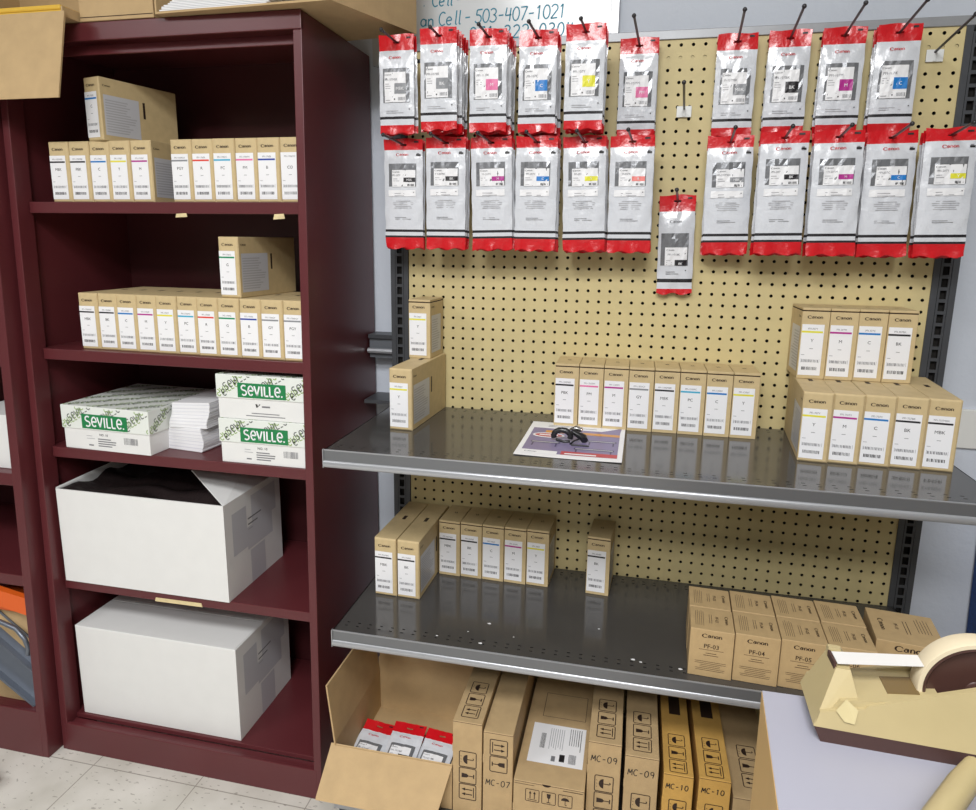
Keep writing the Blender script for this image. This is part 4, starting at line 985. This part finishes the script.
mb = MB(); cR = (1.22, .14, 2.24); mb.lathe([(1.8, -.4), (1.95, -.4), (1.97, -.36), (1.97, .36), (1.95, .4), (1.8, .4), (1.8, -.4)], cR, 'Y', 'cream_tape', 64)
rl = mb.build('tape_roll', td, smooth=40)
mb = MB(); mb.lathe([(1.79, -.41), (1.72, -.42), (1.68, -.38), (1.64, -.2), (.35, -.16), (.3, -.2), (.0, -.2)], cR, 'Y', 'brown_plastic', 64); mb.lathe([(1.78, .39), (0, .39)], cR, 'Y', 'brown_plastic', 48); mb.box(cR[0]-1.3, cR[0]+1.3, cR[1]-.21, cR[1]-.17, cR[2]-.6, cR[2]-.54, 'rubber'); mb.build('core_wheel', td, smooth=40)
mb = MB(); mb.hexa([(-3.45, -.2, 2.6), (-.62, -.2, 3.0), (-.62, .5, 3.0), (-3.5, .56, 2.6)], [(-3.45, -.2, 2.63), (-.6, -.2, 3.03), (-.6, .5, 3.03), (-3.5, .56, 2.63)], 'tape_shine'); mb.build('tape_strip', td)

tg = thing('tape_gun', 'beige hand-held tape gun lying in front of the desktop dispenser', 'tape gun', (32.5, -43, ZK))
mb = MB(); mb.tube([(-3.3, -3.1, .8), (-1.5, -.7, .85), (.1, 1.25, .9), (.9, 2.3, .9)], [.38, .42, .42, .3], 'beige_plastic', 12); mb.ball((-2.1, -1.6, .95), .5, 'clear_plastic'); mb.build('handle', tg, smooth=50)
mb = MB(); mb.lathe([(1.0, 0), (1.75, 0), (1.75, 1.9), (1.0, 1.9), (1.0, 0)], (2.0, -1.5, .05), 'Z', 'brown_plastic', 40); mb.build('tape_roll', tg, smooth=40)
mb = MB(); mb.bbox(-1.9, 2.2, -3.0, .6, .0, .06, 'beige_plastic', .02); mb.build('side_plate', tg)

# ------------------------------------------------------------------ odds and ends at the picture edges
mb = MB(); mb.hexa([(55.2, 1.5, -70.8), (64, 1.5, -70.8), (64, 4.8, -70.8), (55.2, 4.8, -70.8)], [(54.1, 1.5, -40), (64, 1.5, -40), (64, 4.8, -40), (54.1, 4.8, -40)], 'blue_fabric'); tag(mb.build('blue_panel'), 'dark blue fabric panel standing by the wall at the right edge', 'panel')
mb = MB(); mb.lathe([(.3, -.5), (1.05, -.5), (1.15, -.3), (1.15, .3), (1.05, .5), (.3, .5), (.3, -.5)], (0, 0, 1.15), 'X', 'rubber', 32); cs = thing('caster_wheel', 'dark rubber caster wheel at the lower left edge of the floor', 'wheel', (-38.9, -18.0, -ZF)); mb.build('tyre', cs, smooth=40)
mb = MB(); mb.tube([(-.6, 0, 1.15), (.6, 0, 1.15)], .3, 'chrome'); mb.build('axle', cs)

# ------------------------------------------------------------------ light
def area(name, x, y, z, sx, sy, power, col=(.985, .99, 1)):
    l = bpy.data.lights.new(name, 'AREA'); l.shape = 'RECTANGLE'; l.size = sx*IN; l.size_y = sy*IN; l.energy = power; l.color = col
    o = bpy.data.objects.new(name, l); COL.objects.link(o); o.location = (x*IN, y*IN, (z+ZF)*IN)
    return o
for i, (x, y, p) in enumerate(((14, -84, 48), (14, -122, 62), (-70, -90, 30), (20, -172, 20))):
    area('ceiling_lamp', x, y, RZ1-.4, 46, 22, p)
w = bpy.data.worlds.new('world'); C.world = w; w.use_nodes = True
w.node_tree.nodes['Background'].inputs[0].default_value = (.8, .85, .9, 1); w.node_tree.nodes['Background'].inputs[1].default_value = .3
v = C.view_settings; v.view_transform = 'Standard'; v.look = 'None'; v.gamma = 1; v.use_curve_mapping = False; v.exposure = 0.1
